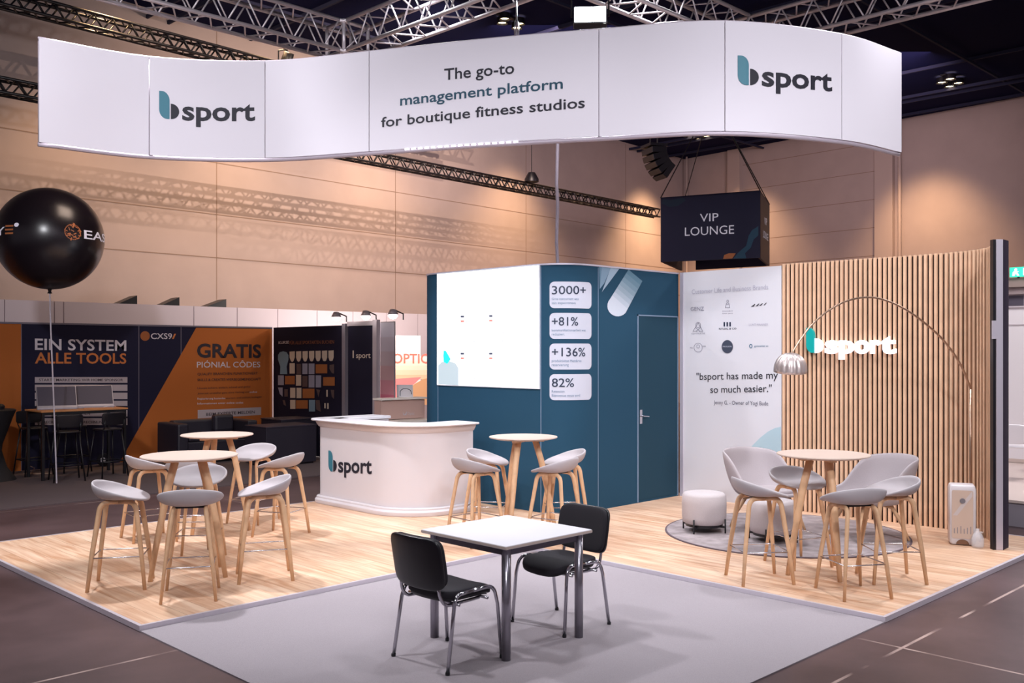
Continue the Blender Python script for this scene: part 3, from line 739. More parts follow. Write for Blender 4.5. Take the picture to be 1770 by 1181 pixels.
def make_stool():
    t = empty('bar_stool', (0,0,0)); tag(t, cat='bar stool')
    o = obj('seat', shell_bm(0.222, 0.25, 0.005, 0.56, stool_rim, 0.735, wall=0.50, n=9), SHELL, t, smooth=True, solid=0.022, sub=1)
    for sy in (-1, 1):
        for sx in (-1, 1):
            P = [(0, sy*.118, .715), (sx*.06, sy*.119, .716)] + bez((sx*.085, sy*.120, .714), (sx*.128, sy*.124, .706), (sx*.142, sy*.130, .655), 5) + [(sx*.19, sy*.175, .30), (sx*.222, sy*.205, 0.0)]
            R = [.015,.015]+[.016,.017,.0175,.018,.018,.0175]+[.0155,.012]
            obj('leg', tube(NB(), P, R, 8, flat=1.25), OAK, t, smooth=True)
    q, z = 0.196, 0.27
    ys = .181
    b = NB(); tube(b, [(q-.012,ys,z),(-q+.012,ys,z),(-q,ys-.012,z),(-q,-ys+.012,z),(-q+.012,-ys,z),(q-.012,-ys,z),(q,-ys+.012,z),(q,ys-.012,z)], .0055, 8, closed=True)
    obj('footrest', b, STEEL, t, smooth=True)
    obj('seat_mount', box(NB(), -.09,.09,-.125,.125,.716,.731), BLACKP, t)
    return t
first = {}
def place(key, maker, d, l, fd, fl_, label, group, z=PH):
    x, y = W(d, l)
    if key not in first: o = maker(); first[key] = o
    else: o = copy_tree(first[key])
    o.location = (x, y, z); o.rotation_euler = (0, 0, ang(fd, fl_)); tag(o, label, group=group); return o
g1, g2, g3, g4 = 'bar stools around the front left high table', 'bar stools around the rear left high table', 'bar stools around the middle high table', 'bar stools around the right high table'
STOOLS = [
 (8.07,-3.27, .2,.98, 'leftmost grey shell bar stool at the front left high table, low lip turned right', g1),
 (7.72,-2.57, .97,-.24, 'grey shell bar stool in front of the left high table, showing its rounded back', g1),
 (8.35,-2.14, -.3,-.95, 'grey shell bar stool right of the front left high table, back to the carpet', g1),
 (9.02,-2.93, -.97,.1, 'grey shell bar stool behind the front left high table, seen between its legs', g1),
 (10.10,-3.80, .6,.75, 'grey shell bar stool half hidden behind the left rim of the front left high table', g2),
 (9.72,-3.22, .95,-.1, 'grey shell bar stool mostly hidden behind the front left tabletop', g2),
 (11.12,-2.98, -.92,-.3, 'grey shell bar stool behind the rear left high table, open bowl facing the viewer', g2),
 (10.28,-2.46, .3,-.94, 'grey shell bar stool right of the rear left high table, nearest the reception counter', g2),
 (9.85,-.37, .66,.75, 'grey shell bar stool front left of the middle high table, beside the counter end', g3),
 (10.62,-.27, -.25,.97, 'grey shell bar stool rear left of the middle high table, next to the counter', g3),
 (9.85,.44, .55,-.83, 'grey shell bar stool front right of the middle high table, above the black chair', g3),
 (10.60,.58, -.15,-.98, 'grey shell bar stool rear right of the middle high table, against the teal wall', g3),
 (8.26,2.116, .13,.99, 'grey shell bar stool left of the right high table, low lip turned right', g4),
 (7.80,2.754, .98,-.2, 'grey shell bar stool in front of the right high table, showing its rounded back', g4),
 (8.29,3.254, .0,-1, 'grey shell bar stool right of the right high table, back to the slatted wall end', g4),
 (8.88,2.63, -.93,.35, 'grey shell bar stool behind the right high table, in front of the lounge chair', g4)]
for d, l, a, c, lb, g in STOOLS: place('stool', make_stool, d, l, a, c, lb, g)
TOPM = mat('pale_tabletop', (192,170,158), 0.6)
def make_table(R, angs):
    def f():
        t = empty('high_table', (0,0,0)); tag(t, cat='table')
        obj('tabletop', lathe(NB(), [(0,1.026),(R-.06,1.026),(R-.006,1.040),(R,1.045),(R-.004,1.052),(0,1.052)], 64), TOPM, t)
        for a in angs:
            # a: direction of the leg measured from straight away from the viewer, clockwise
            w = math.atan2(*reversed(W(math.cos(math.radians(a)), math.sin(math.radians(a)))))
            c, s = math.cos(w), math.sin(w)
            P = [(c*.13, s*.13, 1.0), (c*.19, s*.19, .8), (c*.30, s*.30, .28), (c*.35, s*.35, 0)]
            b = NB(); tube(b, P, [.034,.033,.026,.02], 10); obj('leg', b, OAK, t, smooth=True)
        b = NB()
        for a in angs:
            w = math.atan2(*reversed(W(math.cos(math.radians(a)), math.sin(math.radians(a)))))
            box(b, 0, .22, -.03, .03, .998, 1.024, Matrix.Rotation(w, 4, 'Z'))
        obj('top_support', b, OAK, t)
        return t
    return f
for nm, R, d, l, angs, lb in (
  ('a', .41, 8.44, -2.82, (-133,104,28), 'round oak high table on splayed legs, front left group of stools'),
  ('b', .385, 10.54, -3.22, (90,-30,-150), 'round oak high table at rear left near the dark sofa'),
  ('c', .365, 10.26, .12, (-155,85,-35), 'round pale high table in front of the teal cabin wall'),
  ('d', .40, 8.53, 2.75, (-105,175,35), 'round oak high table on the right in front of the slatted wall')):
    place('table'+nm, make_table(R, angs), d, l, 1, 0, lb, 'round high tables')
    first['table'+nm].rotation_euler = (0,0,0)
# ================================================================ LOUNGE CORNER
x, y = W(10.37, 2.93)
rg = empty('round_rug', (x, y, PH), 0, 'round mottled grey rug under the lounge chairs and poufs by the slatted wall', 'rug')
obj('rug_pile', lathe(NB(), [(0,.0),(1.24,.0),(1.25,.010),(0,.014)], 80), mat('rug_grey', (158,146,148), 0.95, noise=0.28, nscale=7, bump=0.4), rg)
obj('rug_border', lathe(NB(), [(1.251,0.0),(1.27,0.0),(1.27,.009),(1.251,.011)], 80), mat('rug_border', (96,80,88), 0.9), rg)
RZ = PH+0.0135
def arm_rim(th):
    f = (1-math.cos(th))/2
    g = min(1, max(0, (f-.40)/.38)); return 0.02 + 0.21*f**0.7 + 0.25*g*g*(3-2*g)
def make_lounge():
    t = empty('lounge_chair', (0,0,0)); tag(t, cat='armchair')
    obj('seat_shell', shell_bm(0.34, 0.385, 0.0, 0.72, arm_rim, 0.375, wall=0.5, n=11, m=44, lean=0.30, sq=3.0), mat('lounge_fabric', (168,158,162), 0.85, noise=0.05, nscale=200), t, smooth=True, solid=0.035, sub=1)
    obj('seat_cushion', pad(NB(), .235, .25, .035, .5, .6, Matrix.Translation((0.02,0,.42))), mat('lounge_fabric'), t, smooth=True)
    for sx in (-1, 1):
        for sy in (-1, 1):
            obj('leg', tube(NB(), [(sx*.10,sy*.10,.352),(sx*.17,sy*.16,.33),(sx*.24,sy*.225,.17),(sx*.29,sy*.27,0)], [.018,.022,.02,.013], 8, flat=1.0), OAK, t, smooth=True)
    b = NB(); 
    for r in (PI/4, -PI/4): box(b, -.16,.16,-.022,.022,.340,.362, Matrix.Rotation(r,4,'Z'))
    obj('frame', b, OAK, t); return t
place('lounge', make_lounge, 10.58, 2.80, -.85, .5, 'grey shell lounge armchair with high back in front of the white printed wall', 'grey lounge armchairs', RZ)
place('lounge', make_lounge, 10.08, 3.72, -.25, -.97, 'grey shell lounge armchair by the slatted wall, seen from its side', 'grey lounge armchairs', RZ)
def make_pouf():
    t = empty('pouf', (0,0,0)); tag(t, cat='pouf')
    obj('cushion', lathe(NB(), [(0,.085),(.20,.085),(.225,.10),(.236,.16),(.238,.30),(.234,.385),(.215,.412),(.18,.42),(0,.424)], 40), mat('pouf_fabric', (190,180,182), 0.9, noise=0.05, nscale=150), t, smooth=True)
    b = NB(); lathe(b, [(0,.06),(.20,.06),(.20,.084),(0,.084)], 32); box(b, -.245,.245,-.015,.015,.055,.075); box(b, -.015,.015,-.245,.245,.055,.075)
    obj('base_frame', b, BLACKM, t)
    for a in range(4):
        w = a*PI/2; obj('leg', tube(NB(), [(math.cos(w)*.247,math.sin(w)*.247,0),(math.cos(w)*.247,math.sin(w)*.247,.15)], .009, 8), BLACKM, t, smooth=True)
    return t
place('pouf', make_pouf, 10.45, 2.08, -.6, .8, 'round pale fabric pouf on black base beside the teal door', 'round poufs on the rug', RZ)
place('pouf', make_pouf, 9.92, 2.68, -.5, .85, 'round pale fabric pouf behind the stools, in front of the armchair', 'round poufs on the rug', RZ)
# arc lamp
P0 = Vector((*W(10.14, 4.82), PH)); PS = Vector((*W(9.5, 2.67), 1.93))
al = empty('arc_floor_lamp', P0, 0, 'tall chrome arc floor lamp with ribbed dome shade bending over the lounge corner', 'lamp')
obj('base', box(NB(), -.1,.1,-.1,.1,0,.06), mat('marble_white', (225,220,220), 0.3, noise=0.06, nscale=6), al, bevel=0.01)
obj('pole', tube(NB(), [(0,0,.06),(0,0,1.56)], .015, 12), mat('warm_steel', (190,160,140), 0.3, 0.9), al, smooth=True)
D = PS-P0; D2 = Vector((D.x, D.y, 0)); HD = PS.z-P0.z; A0 = 1.56
ctl = [(1678,672),(1660,630),(1632,590),(1600,560),(1565,535),(1530,519),(1500,514),(1465,520),(1432,537),(1405,560),(1385,585),(1368,612)]
LS = Surf([(P0.x, P0.y), (PS.x, PS.y)]) if False else Surf([(PS.x, PS.y), (P0.x, P0.y)])
pts = []
for q in ctl:
    s, z = LS.hit(*q); v = LS.at(min(max(s,0),LS.L), z); pts.append(v-P0)
pts[0] = Vector((0,0,pts[0].z))
pts = catmull(pts, 5)
obj('arc_arm', tube(NB(), [(0,0,1.50)]+pts, [.013]+[.012-.004*i/len(pts) for i in range(len(pts))], 10), mat('warm_steel'), al, smooth=True)
e = pts[-1]
b = NB(); nn = 96; prof = [(.02,.135),(.06,.128),(.105,.102),(.138,.06),(.155,.015),(.160,-.03),(.158,-.055)]; rings = []
for r, z in prof: rings.append([b.verts.new((r*(1-.07*(0.5-0.5*math.cos(16*2*PI*j/nn*1.0))*(z > -.04))*math.cos(2*PI*j/nn), r*(1-.07*(0.5-0.5*math.cos(16*2*PI*j/nn))*(z > -.04))*math.sin(2*PI*j/nn), z)) for j in range(nn)])
for a, c in zip(rings, rings[1:]):
    for j in range(nn): b.faces.new([a[j], a[(j+1)%nn], c[(j+1)%nn], c[j]])
M = Matrix.Translation(Vector((e.x, e.y, e.z-.125)) - D2.normalized()*0 + D2.normalized()*0.01) @ Matrix.Rotation(math.radians(9), 4, Vector((RX, RY, 0)))
bmesh.ops.transform(b, matrix=M, verts=b.verts); obj('lamp_shade', b, mat('shade_steel', (214,200,198), 0.36, 0.7), al, smooth=True, solid=.004)
obj('socket', tube(NB(), [e, e-Vector((0,0,.03))], .016, 12), mat('warm_steel'), al, smooth=True)
# air purifier
x, y = W(9.83, 4.58); pz = empty('air_purifier', (x, y, PH), ang(-.93,-.35), 'white faceted air purifier with round grey dial standing at the curved slatted wall', 'appliance')
PW = mat('purifier_white', (216,210,214), 0.35); PC = mat('purifier_cream', (206,184,170), 0.4)
ol = [(.10,-.12),(.115,-.10),(.115,.10),(.10,.125),(-.10,.125),(-.12,.10),(-.12,-.10),(-.10,-.125)]
b = NB(); zz = [(.0,.90),(.02,.98),(.28,1.0),(.56,1.0),(.595,.92),(.60,.85)]; rings = []
for z, k in zz: rings.append([b.verts.new((x*k, y*k, z+.005)) for x, y in ol])
for a, c in zip(rings, rings[1:]):
    for j in range(8): b.faces.new([a[j], a[(j+1)%8], c[(j+1)%8], c[j]])
b.faces.new(rings[0][::-1]); b.faces.new(rings[-1]); obj('housing', b, PW, pz, bevel=0.006)
b = NB(); poly2(b, rr(-.098,.098,.07,.555,.015)); 
for v in b.verts: v.co = Vector((.1185, v.co.x, v.co.y))
obj('front_cover', b, PC, pz)
b = NB(); poly2(b, [(-.09,.30),(-.05,.30),(.09,.50),(.09,.555),(-.01,.42)])
for v in b.verts: v.co = Vector((.1195, v.co.x, v.co.y))
obj('printed_stripe', b, mat('purifier_stripe', (206,196,196), 0.4), pz)
b = NB(); tube(b, [(.119,0,.45),(.128,0,.45)], .026, 20); obj('dial', b, mat('dial_grey', (120,116,124), 0.4), pz)
b = NB()
for i in range(6): box(b, .1195,.1215, -.08+.03*i, -.072+.03*i, .12, .17+.012*(i%3))
obj('air_slots', b, mat('slot_grey', (150,142,146), 0.5), pz)
b = NB(); poly2(b, [(-.06,.012)]+[(.06*math.cos(t), .012+.05*math.sin(t)) for t in [PI-PI*i/10 for i in range(11)]])
for v in b.verts: v.co = Vector((.1195, v.co.x, v.co.y))
obj('base_recess', b, mat('recess_brown', (120,84,62), 0.6), pz)
# clear glass bottle next to it
x, y = G(1690, 947, PH); gb = empty('clear_jug', (x, y, PH), 0, 'small clear jug on the floor between air purifier and end post', 'jug')
GLASS = mat('clear_plastic', (240,240,245), 0.1, alpha=0.28)
obj('jug_body', lathe(NB(), [(0,.002),(.05,.002),(.058,.02),(.06,.09),(.04,.14),(.018,.165),(.018,.19),(.015,.19),(.015,.165),(.036,.138),(.056,.09),(.054,.02),(0,.006)], 28), GLASS, gb, smooth=True)
obj('jug_handle', tube(NB(), bez((.055,0,.05),(.12,0,.10),(.03,0,.15),8), .006, 8), GLASS, gb, smooth=True)
# ================================================================ SQUARE TABLE AND VISITOR CHAIRS
tq = empty('square_table', (4.717, 4.786, 0.008), 0, 'square white table with thick steel legs standing on the grey carpet', 'table')
TS2 = .42
obj('tabletop', box(NB(), -TS2,TS2,-TS2,TS2,.725,.75), mat('table_white', (214,211,219), 0.45), tq, bevel=0.004)
obj('edge_band', box(NB(), -TS2-.002,TS2+.002,-TS2-.002,TS2+.002,.729,.745), mat('edge_beige', (196,178,170), 0.5), tq)
for sx in (-1,1):
    for sy in (-1,1): obj('leg', tube(NB(), [(sx*.355,sy*.355,0),(sx*.355,sy*.355,.724)], .03, 20), mat('satin_steel', (160,156,166), 0.28, 0.9), tq, smooth=True)
for a in range(4):
    obj('apron', box(NB(), -.33,.33,.342,.366,.675,.724, Matrix.Rotation(a*PI/2,4,'Z')), mat('apron_steel', (110,106,120), 0.4, 0.7), tq)
def make_chair():
    t = empty('visitor_chair', (0,0,0)); tag(t, cat='chair')
    for sy in (-1, 1):
        y = sy*.245
        # front leg rises, bends at the seat side and meets the rear leg
        F = [(.235,sy*.265,0)] + [(.205,sy*.255,.36)] + bez((.195,sy*.25,.41),(.185,sy*.245,.478),(.12,sy*.24,.478),6) + [(0,sy*.24,.474)]
        R = [(-.235,sy*.265,0)] + [(-.175,sy*.255,.38)] + bez((-.165,sy*.25,.42),(-.150,sy*.245,.47),(-.10,sy*.24,.470),6) + [(0,sy*.24,.474)]
        obj('leg', tube(NB(), F, .0125, 10), CHROME, t, smooth=True); obj('leg', tube(NB(), R, .0125, 10), CHROME, t, smooth=True)
        obj('back_support', tube(NB(), [(.10,sy*.19,.405),(-.13,sy*.19,.400)]+bez((-.17,sy*.19,.402),(-.225,sy*.19,.42),(-.235,sy*.185,.50),6)+[(-.246,sy*.18,.545)], .011, 10), CHROME, t, smooth=True)
    b = NB(); tube(b, [(.13,-.24,.405),(.13,.24,.405)], .010, 8); tube(b, [(-.12,-.245,.405),(-.12,.245,.405)], .010, 8); obj('cross_tube', b, CHROME, t, smooth=True)
    for sy in (-1,1): obj('foot_cap', lathe(NB(), [(0,0),(.015,0),(.015,.018),(0,.018)], 12, (.235,sy*.265,0)), BLACKP, t); obj('foot_cap', lathe(NB(), [(0,0),(.015,0),(.015,.018),(0,.018)], 12, (-.235,sy*.265,0)), BLACKP, t)
    def ws(p): return Vector((p.x, p.y, p.z - 0.9*max(0, p.x-.10)**2*3 + .25*max(0,-p.x-.1)**2*3 + .25*p.y*p.y))
    obj('seat', pad(NB(), .225, .225, .032, .38, .5, Matrix.Translation((.015,0,.452)), warp=ws), BLACKF, t, smooth=True)
    obj('seat_pan', pad(NB(), .21, .21, .022, .38, .5, Matrix.Translation((.01,0,.428)), warp=ws), BLACKP, t, smooth=True)
    Mb = Matrix.Translation((-.275,0,.665)) @ Matrix.Rotation(math.radians(-10),4,'Y')
    def wb(p): return Vector((p.x + .55*p.y*p.y, p.y, p.z))
    obj('backrest', pad(NB(), .024, .235, .165, .38, .38, Mb @ Matrix.Translation((.016,0,0)), nu=40, nv=18, warp=wb), BLACKF, t, smooth=True)
    obj('back_shell', pad(NB(), .016, .24, .170, .34, .34, Mb @ Matrix.Translation((-.008,0,0)), nu=40, nv=18, warp=wb), BLACKP, t, smooth=True)
    return t
def place_uv(key, maker, x, y, rz, label, group, z):
    if key not in first: o = maker(); first[key] = o
    else: o = copy_tree(first[key])
    o.location = (x, y, z); o.rotation_euler = (0,0,rz); tag(o, label, group=group); return o
place_uv('chair', make_chair, 4.136, 4.745, 0.01, 'black visitor chair left of the square table, its plastic back towards the viewer', 'black visitor chairs at the square table', .008)
place_uv('chair', make_chair, 5.238, 4.754, PI-.03, 'black visitor chair right of the square table, facing the viewer', 'black visitor chairs at the square table', .008)
# ================================================================ VIP LOUNGE SIGN
V = [W(22.0, 3.39), W(21.0, 5.40), W(23.0, 6.14), W(24.4, 4.26)]
vp = empty('lounge_sign_box', (*V[0], 4.03), 0, 'hanging dark navy sign box reading VIP LOUNGE in front of the hall corner', 'sign')
VS = Surf([V[0], V[1], V[2]]); VZ0, VZ1 = 4.03, 5.50
VM = mat('vip_navy', (32,30,66), 0.6)
VS1, VS2 = Surf([V[0], V[1]]), Surf([V[1], V[2]])
part('front_panel', wall_bm(NB(), VS1, 0, VS1.L, VZ0, VZ1, 0, -0.05), VM, vp)
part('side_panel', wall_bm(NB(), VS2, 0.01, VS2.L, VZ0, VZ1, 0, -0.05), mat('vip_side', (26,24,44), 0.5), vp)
part('back_panel', wall_bm(NB(), Surf([V[2], V[3]]), 0.01, 1.9, VZ0, VZ1, 0, -0.05), VM, vp)
part('side_panel', wall_bm(NB(), Surf([V[3], V[0]]), 0.01, Surf([V[3], V[0]]).L-.01, VZ0, VZ1, 0, -0.05), VM, vp)
b = NB(); prism(b, V, VZ1-.03, VZ1); part('lid', b, VM, vp)
WL = mat('white_lettering', (222,218,232), 0.5, emit=(222,218,232), es=0.25)
lpr('lettering', VS1, text_px(VS1, 'VIP', 1210, 1242, 383.5, 382, 13.5), WL, vp, .01); lpr('lettering', VS1, text_px(VS1, 'LOUNGE', 1184, 1269, 408, 404, 14.5), WL, vp, .01)
lpr('printed_wave', VS1, polypx(VS1, [(1268,447),(1276,437),(1290,425),(1294,408),(1300,398),(1311,391),(1311,407),(1303,414),(1298,428),(1288,438),(1290,447)]), mat('wave_teal', (34,80,110), 0.5), vp, .008)
lpr('printed_wave', VS1, polypx(VS1, [(1250,448),(1252,441),(1260,438),(1272,438),(1266,447)]), mat('wave_orange', (200,120,70), 0.5), vp, .009)
lpr('printed_wave', VS1, polypx(VS1, [(1144,352),(1158,358),(1172,356),(1186,346),(1180,342),(1160,346),(1146,344)]), mat('wave_dark', (24,44,70), 0.5), vp, .008)
b = text_px(VS2, 'VIP', 1320.5, 1325, 388, 390, 12); text_px(VS2, 'LOUNGE', 1318.5, 1327, 410, 417, 12, bm=b); lpr('lettering', VS2, b, WL, vp, .01)
ap = Vector((*W(22.6, 4.7), 7.9)); b = NB()
for q in V: tube(b, [(q[0], q[1], VZ1-.01), ap], .012, 6)
tube(b, [ap, (ap.x, ap.y, CZ-.02)], .015, 6); part('suspension_wire', b, BLACKM, vp)
# ================================================================ BALLOON
bx_, by_ = W(14.4, (86-CX)/FP*14.4); bz = 2+(HY-413)/FP*14.4; BR = 87.5/FP*14.4
bl = empty('balloon', (bx_, by_, bz), 0, 'giant glossy black balloon with orange and white lettering floating on a string at left', 'balloon')
obj('balloon_skin', lathe(NB(), [(0,-BR)]+[(BR*math.sin(PI*i/40)*(1.0), -BR*math.cos(PI*i/40)) for i in range(1,40)]+[(0,BR)], 64), mat('balloon_black', (26,20,26), 0.28, spec=0.6), bl, smooth=True)
obj('balloon_neck', lathe(NB(), [(0,-BR+.01),(.03,-BR),(.02,-BR-.03),(.035,-BR-.06),(0,-BR-.06)], 14), BLACKP, bl)
def sph(bm, px0, px1, yb, txt, cap, bold=0.01):
    # lettering wrapped on the sphere between two longitudes
    cx0 = 86; a0 = math.asin(max(-1, min(1, (px0-cx0)/87.5))); a1 = px1
    return text_into(bm, txt, a0, a1, (413-yb)/87.5, (413-yb)/87.5, cap/87.5, bold)
fa = math.atan2(-by_, -bx_)     # towards the viewer
def tosph(bm, k=1.006):
    n = 3
    bmesh.ops.subdivide_edges(bm, edges=[e for e in bm.edges if e.calc_length() > .12], cuts=2)
    for v in bm.verts:
        lon, h = v.co.x, v.co.y; r = math.sqrt(max(0, 1-h*h)); w = fa+lon
        v.co = Vector((BR*k*r*math.cos(w), BR*k*r*math.sin(w), BR*k*h))
    return bm
obj('lettering', tosph(sph(NB(), 138, 1.72, 417, 'EASY', 14)), WL, bl)
obj('lettering', tosph(text_into(NB(), 'EASY', -1.72, -.87, -.03, -.03, 13/87.5, .01)), WL, bl)
BO = mat('balloon_orange', (196,120,74), 0.5)
b = NB()
for i in range(3):
    x0 = math.asin((20-86)/87.5); x1 = math.asin((32-86)/87.5); y0 = (413-414+i*6)/87.5; poly2(b, [(x0,y0-.01),(x1,y0-.01),(x1,y0+.022),(x0,y0+.022)])
obj('printed_bars', tosph(b), BO, bl)
b = NB(); x0 = math.asin((36.5-86)/87.5); poly2(b, [(x0+.05*math.cos(t*.5), .15+.04*math.sin(t*.5)) for t in range(12)]); obj('printed_dot', tosph(b), WL, bl)
b = NB(); cx_ = math.asin((121-86)/87.5); random.seed(3)
for i in range(26):
    a = random.uniform(0, 2*PI); r = math.sqrt(random.random())*.145; q = random.uniform(0, PI); L = .03
    p = (cx_+r*math.cos(a)*1.08, .055+r*math.sin(a)); dx, dy = L*math.cos(q), L*math.sin(q); w = .009
    poly2(b, [(p[0]-dx-dy*.3,p[1]-dy+w),(p[0]+dx-dy*.3,p[1]+dy+w),(p[0]+dx+dy*.3,p[1]+dy-w),(p[0]-dx+dy*.3,p[1]-dy-w)])
for i in range(28):
    a0, a1 = 2*PI*i/28, 2*PI*(i+.7)/28
    poly2(b, [(cx_+.16*math.cos(a0),.055+.15*math.sin(a0)),(cx_+.16*math.cos(a1),.055+.15*math.sin(a1)),(cx_+.145*math.cos(a1),.055+.135*math.sin(a1)),(cx_+.145*math.cos(a0),.055+.135*math.sin(a0))])
obj('printed_emblem', tosph(b), BO, bl)
x1_, y1_ = G(98, 838, 0)
obj('string', tube(NB(), [(0,0,-BR-.05),((x1_-bx_)*.15,(y1_-by_)*.15,-BR-.6),((x1_-bx_)*.6,(y1_-by_)*.6,-(bz)*.68),(x1_-bx_,y1_-by_,-bz+.02)], .011, 6), mat('string_white', (200,190,200), 0.6), bl)
# ================================================================ NAVY AND ORANGE STAND AT THE LEFT REAR
OV, OH = 17.1, 2.45
OS = Surf([(0.5, OV), (10.25, OV)])
os_ = empty('navy_orange_backdrop', (5, OV, 0), 0, 'long navy and orange printed backdrop with slogans behind the dark bar table', 'exhibition wall')
ox = [0]+[OS.hit(x, 600)[0] for x in (37, 240, 313)]+[OS.L]
for i, (a, c) in enumerate(zip(ox, ox[1:])):
    part('printed_panel', wall_bm(NB(), OS, a+.006, c-.006, .012, OH, 0, -.04), ORANGE if i == 0 else NAVY, os_)
b = NB(); wall_bm(b, OS, 0, OS.L, OH, OH+.03, .012, -.05)
for s in ox: wall_bm(b, OS, max(0,s-.006), s+.006, .012, OH, .001, -.03)
part('wall_frame', b, mat('frame_grey', (120,112,124), 0.5, 0.4), os_)
top = OS.hit(339, 565)[0]; bs = OS.hit(212, 790)[0]
b = NB(); poly2(b, [(bs, .02+.0), (OS.L-.01, .02), (OS.L-.01, OH-.01), (top, OH-.01)]); 
sA, zA = OS.hit(339,566.5); sB, zB = OS.hit(212,790); sl_ = (sA-sB)/(zA-zB)
b.free(); b = NB(); poly2(b, [(sB-(zB-.02)*sl_, .02), (OS.L-.01, .02), (OS.L-.01, OH-.01), (sB+(OH-.01-zB)*sl_, OH-.01)])
lpr('orange_area', OS, b, ORANGE, os_, .004)
OW = mat('stand_white', (206,198,206), 0.6); OO = mat('stand_orange_ink', (196,112,52), 0.6); DK = mat('stand_dark_ink', (40,28,38), 0.6); BAR = mat('stand_bar_grey', (178,164,168), 0.6)
lpr('lettering', OS, text_px(OS, 'EIN SYSTEM', 60, 218, 604.5, 606.5, 18, .018), OW, os_, .008)
lpr('lettering', OS, text_px(OS, 'ALLE TOOLS', 60, 218, 628, 628.5, 17.5, .018), OO, os_, .008)
lpr('lettering', OS, text_px(OS, 'CXS9', 260.5, 297, 586, 586, 9.5, .012), OW, os_, .008)
b = polypx(OS, [(297,586),(300,586),(304,577),(301,577)]); 
for i in range(6): ring_px(b, OS, 250.5, 581-0*i, 8-1.4*i, 8.2-1.4*i, .8)
lpr('orange_emblem', OS, b, OO, os_, .008)
lpr('lettering', OS, text_px(OS, 'GRATIS', 340, 451, 617.5, 618, 22, .03), DK, os_, .008)
lpr('lettering', OS, text_px(OS, 'PIÓNIAL CÔDES', 340, 449.5, 635.5, 635, 9.5, .006), OW, os_, .008)
b = text_px(OS, 'QUALIFY BRANCHEN FUNKTIONIERT', 341, 445, 649, 647.5, 4.2, .01); text_px(OS, 'SKILLS & CREATES WERBEGEMEINSCHAFT', 341, 450.5, 659, 657.5, 4.2, .01, bm=b)
text_px(OS, 'Umsatz sichern, einfach, schnell und genial', 341, 432, 673, 670, 3.2, bm=b); text_px(OS, 'Jederzeit umstellen ganz ohne Vertrag und', 341, 430, 682, 679, 3.2, bm=b); text_px(OS, 'starten und sofort loslegen', 390, 452, 690, 687.5, 3.2, bm=b)
lpr('small_print', OS, b, DK, os_, .008)
b = text_px(OS, 'Registrierung kostenlos', 341, 389, 691, 690, 3.2, .006); text_px(OS, 'Informationen unter online codes', 341, 420, 699.5, 697.5, 3.2, .006, bm=b); text_px(OS, 'online', 431, 444, 679.5, 679, 3.2, bm=b)
lpr('small_print', OS, b, OW, os_, .008)
lpr('grey_bar', OS, polypx(OS, [(341.5,709),(451,704),(451,717.5),(341.5,723.5)]), BAR, os_, .007)
lpr('lettering', OS, text_px(OS, 'BEIM EXPERTE MELDEN', 356, 440, 719, 714.5, 4.8, .012), DK, os_, .010)
b = NB(); c_ = NB()
rows = [(652,662,60,220,'STARTE MARKETING WIR HOME SPONSOR'),(665,676,60,220,'CHECK        TRAIN'),(679,690,60,220,'KASSE        B'),(693,702,60,220,'APP'),(709,720,60,220,'TERMIN ONLINE BUCHEN'),(723,735,60,220,'STRECKE BUCHUNG ABRECHNUNG')]
for y0, y1, x0, x1, tx_ in rows:
    rpx(b, OS, x0, x1, y0, y1); text_px(OS, tx_, x0+7, x0+7+len(tx_)*4.4, y1-3, y1-3, 4.2, .01, bm=c_)
lpr('grey_bar', OS, b, BAR, os_, .007); lpr('lettering', OS, c_, DK, os_, .010)
# black side wall with sample board
KS = Surf([(10.25, 17.1), (10.25, 14.62)])
kb = empty('dark_sample_wall', (10.25, 17.1, 0), 0, 'dark navy side wall with a blue and cream sample collage behind the reception counter', 'exhibition wall')
part('printed_panel', wall_bm(NB(), KS, 0.05, KS.L, .0125, OH+.02, 0, -.05), mat('dark_side_print', (30,26,46), 0.85, spec=0.2), kb)
part('frame_post', wall_bm(NB(), KS, KS.L-.03, KS.L+.07, .0125, OH+.05, .03, -.05), mat('frame_silver', (150,144,156), 0.4, 0.4), kb)
CR = mat('card_cream', (208,192,176), 0.6); CB = mat('card_blue', (122,150,170), 0.6); CO = mat('card_orange', (164,100,56), 0.6); CD = mat('card_brown', (88,72,72), 0.6); CG = mat('card_greyblue', (150,150,170), 0.6)
bc, bb2, bo, bdk, bg = NB(), NB(), NB(), NB(), NB()
for i in range(7):
    x0 = 501+11.2*i; polypx(KS, [(x0,608-i*.3),(x0+9,607.5-i*.3),(x0+9,618),(x0+7,624),(x0+4.5,626-.3*i),(x0+2,624),(x0,618)], bc)
def cell(bm, x0, x1, y0, y1): rpx(bm, KS, x0, x1, y0, y1)
for c_ in ((bc,501,510,628,646),(bdk,513,521,629,647),(bg,523,532,628.5,647),(bg,534,544,628.5,647),(bo,546,566,630,645.5),
           (bg,481,491,649,666),(bo,493,510,650,664.5),(bc,512,521,648,667),(bdk,523,532,650,669),(bg,534,544,648.5,670),(bg,546,555.5,649,670),(bo,559,579,652,667),
           (bc,502,511,670.5,688),(bc,513,521.5,670.5,688.5),(bo,523.5,544,672,688.5),(bdk,492,498,673,686),(bc,502,511,691.5,707),(bo,512,532.5,692,706.5),(bb2,534.5,545,691.5,711.5)):
    cell(*c_)
polypx(KS, [(570,631),(578,630),(578,646),(574,645),(570,638)], bdk); polypx(KS, [(481,670),(489,670),(489,686),(484,681)], bg); polypx(KS, [(547,673),(554,674),(551,687)], bdk); polypx(KS, [(572,674),(578,674),(578,690),(574,686)], bdk)
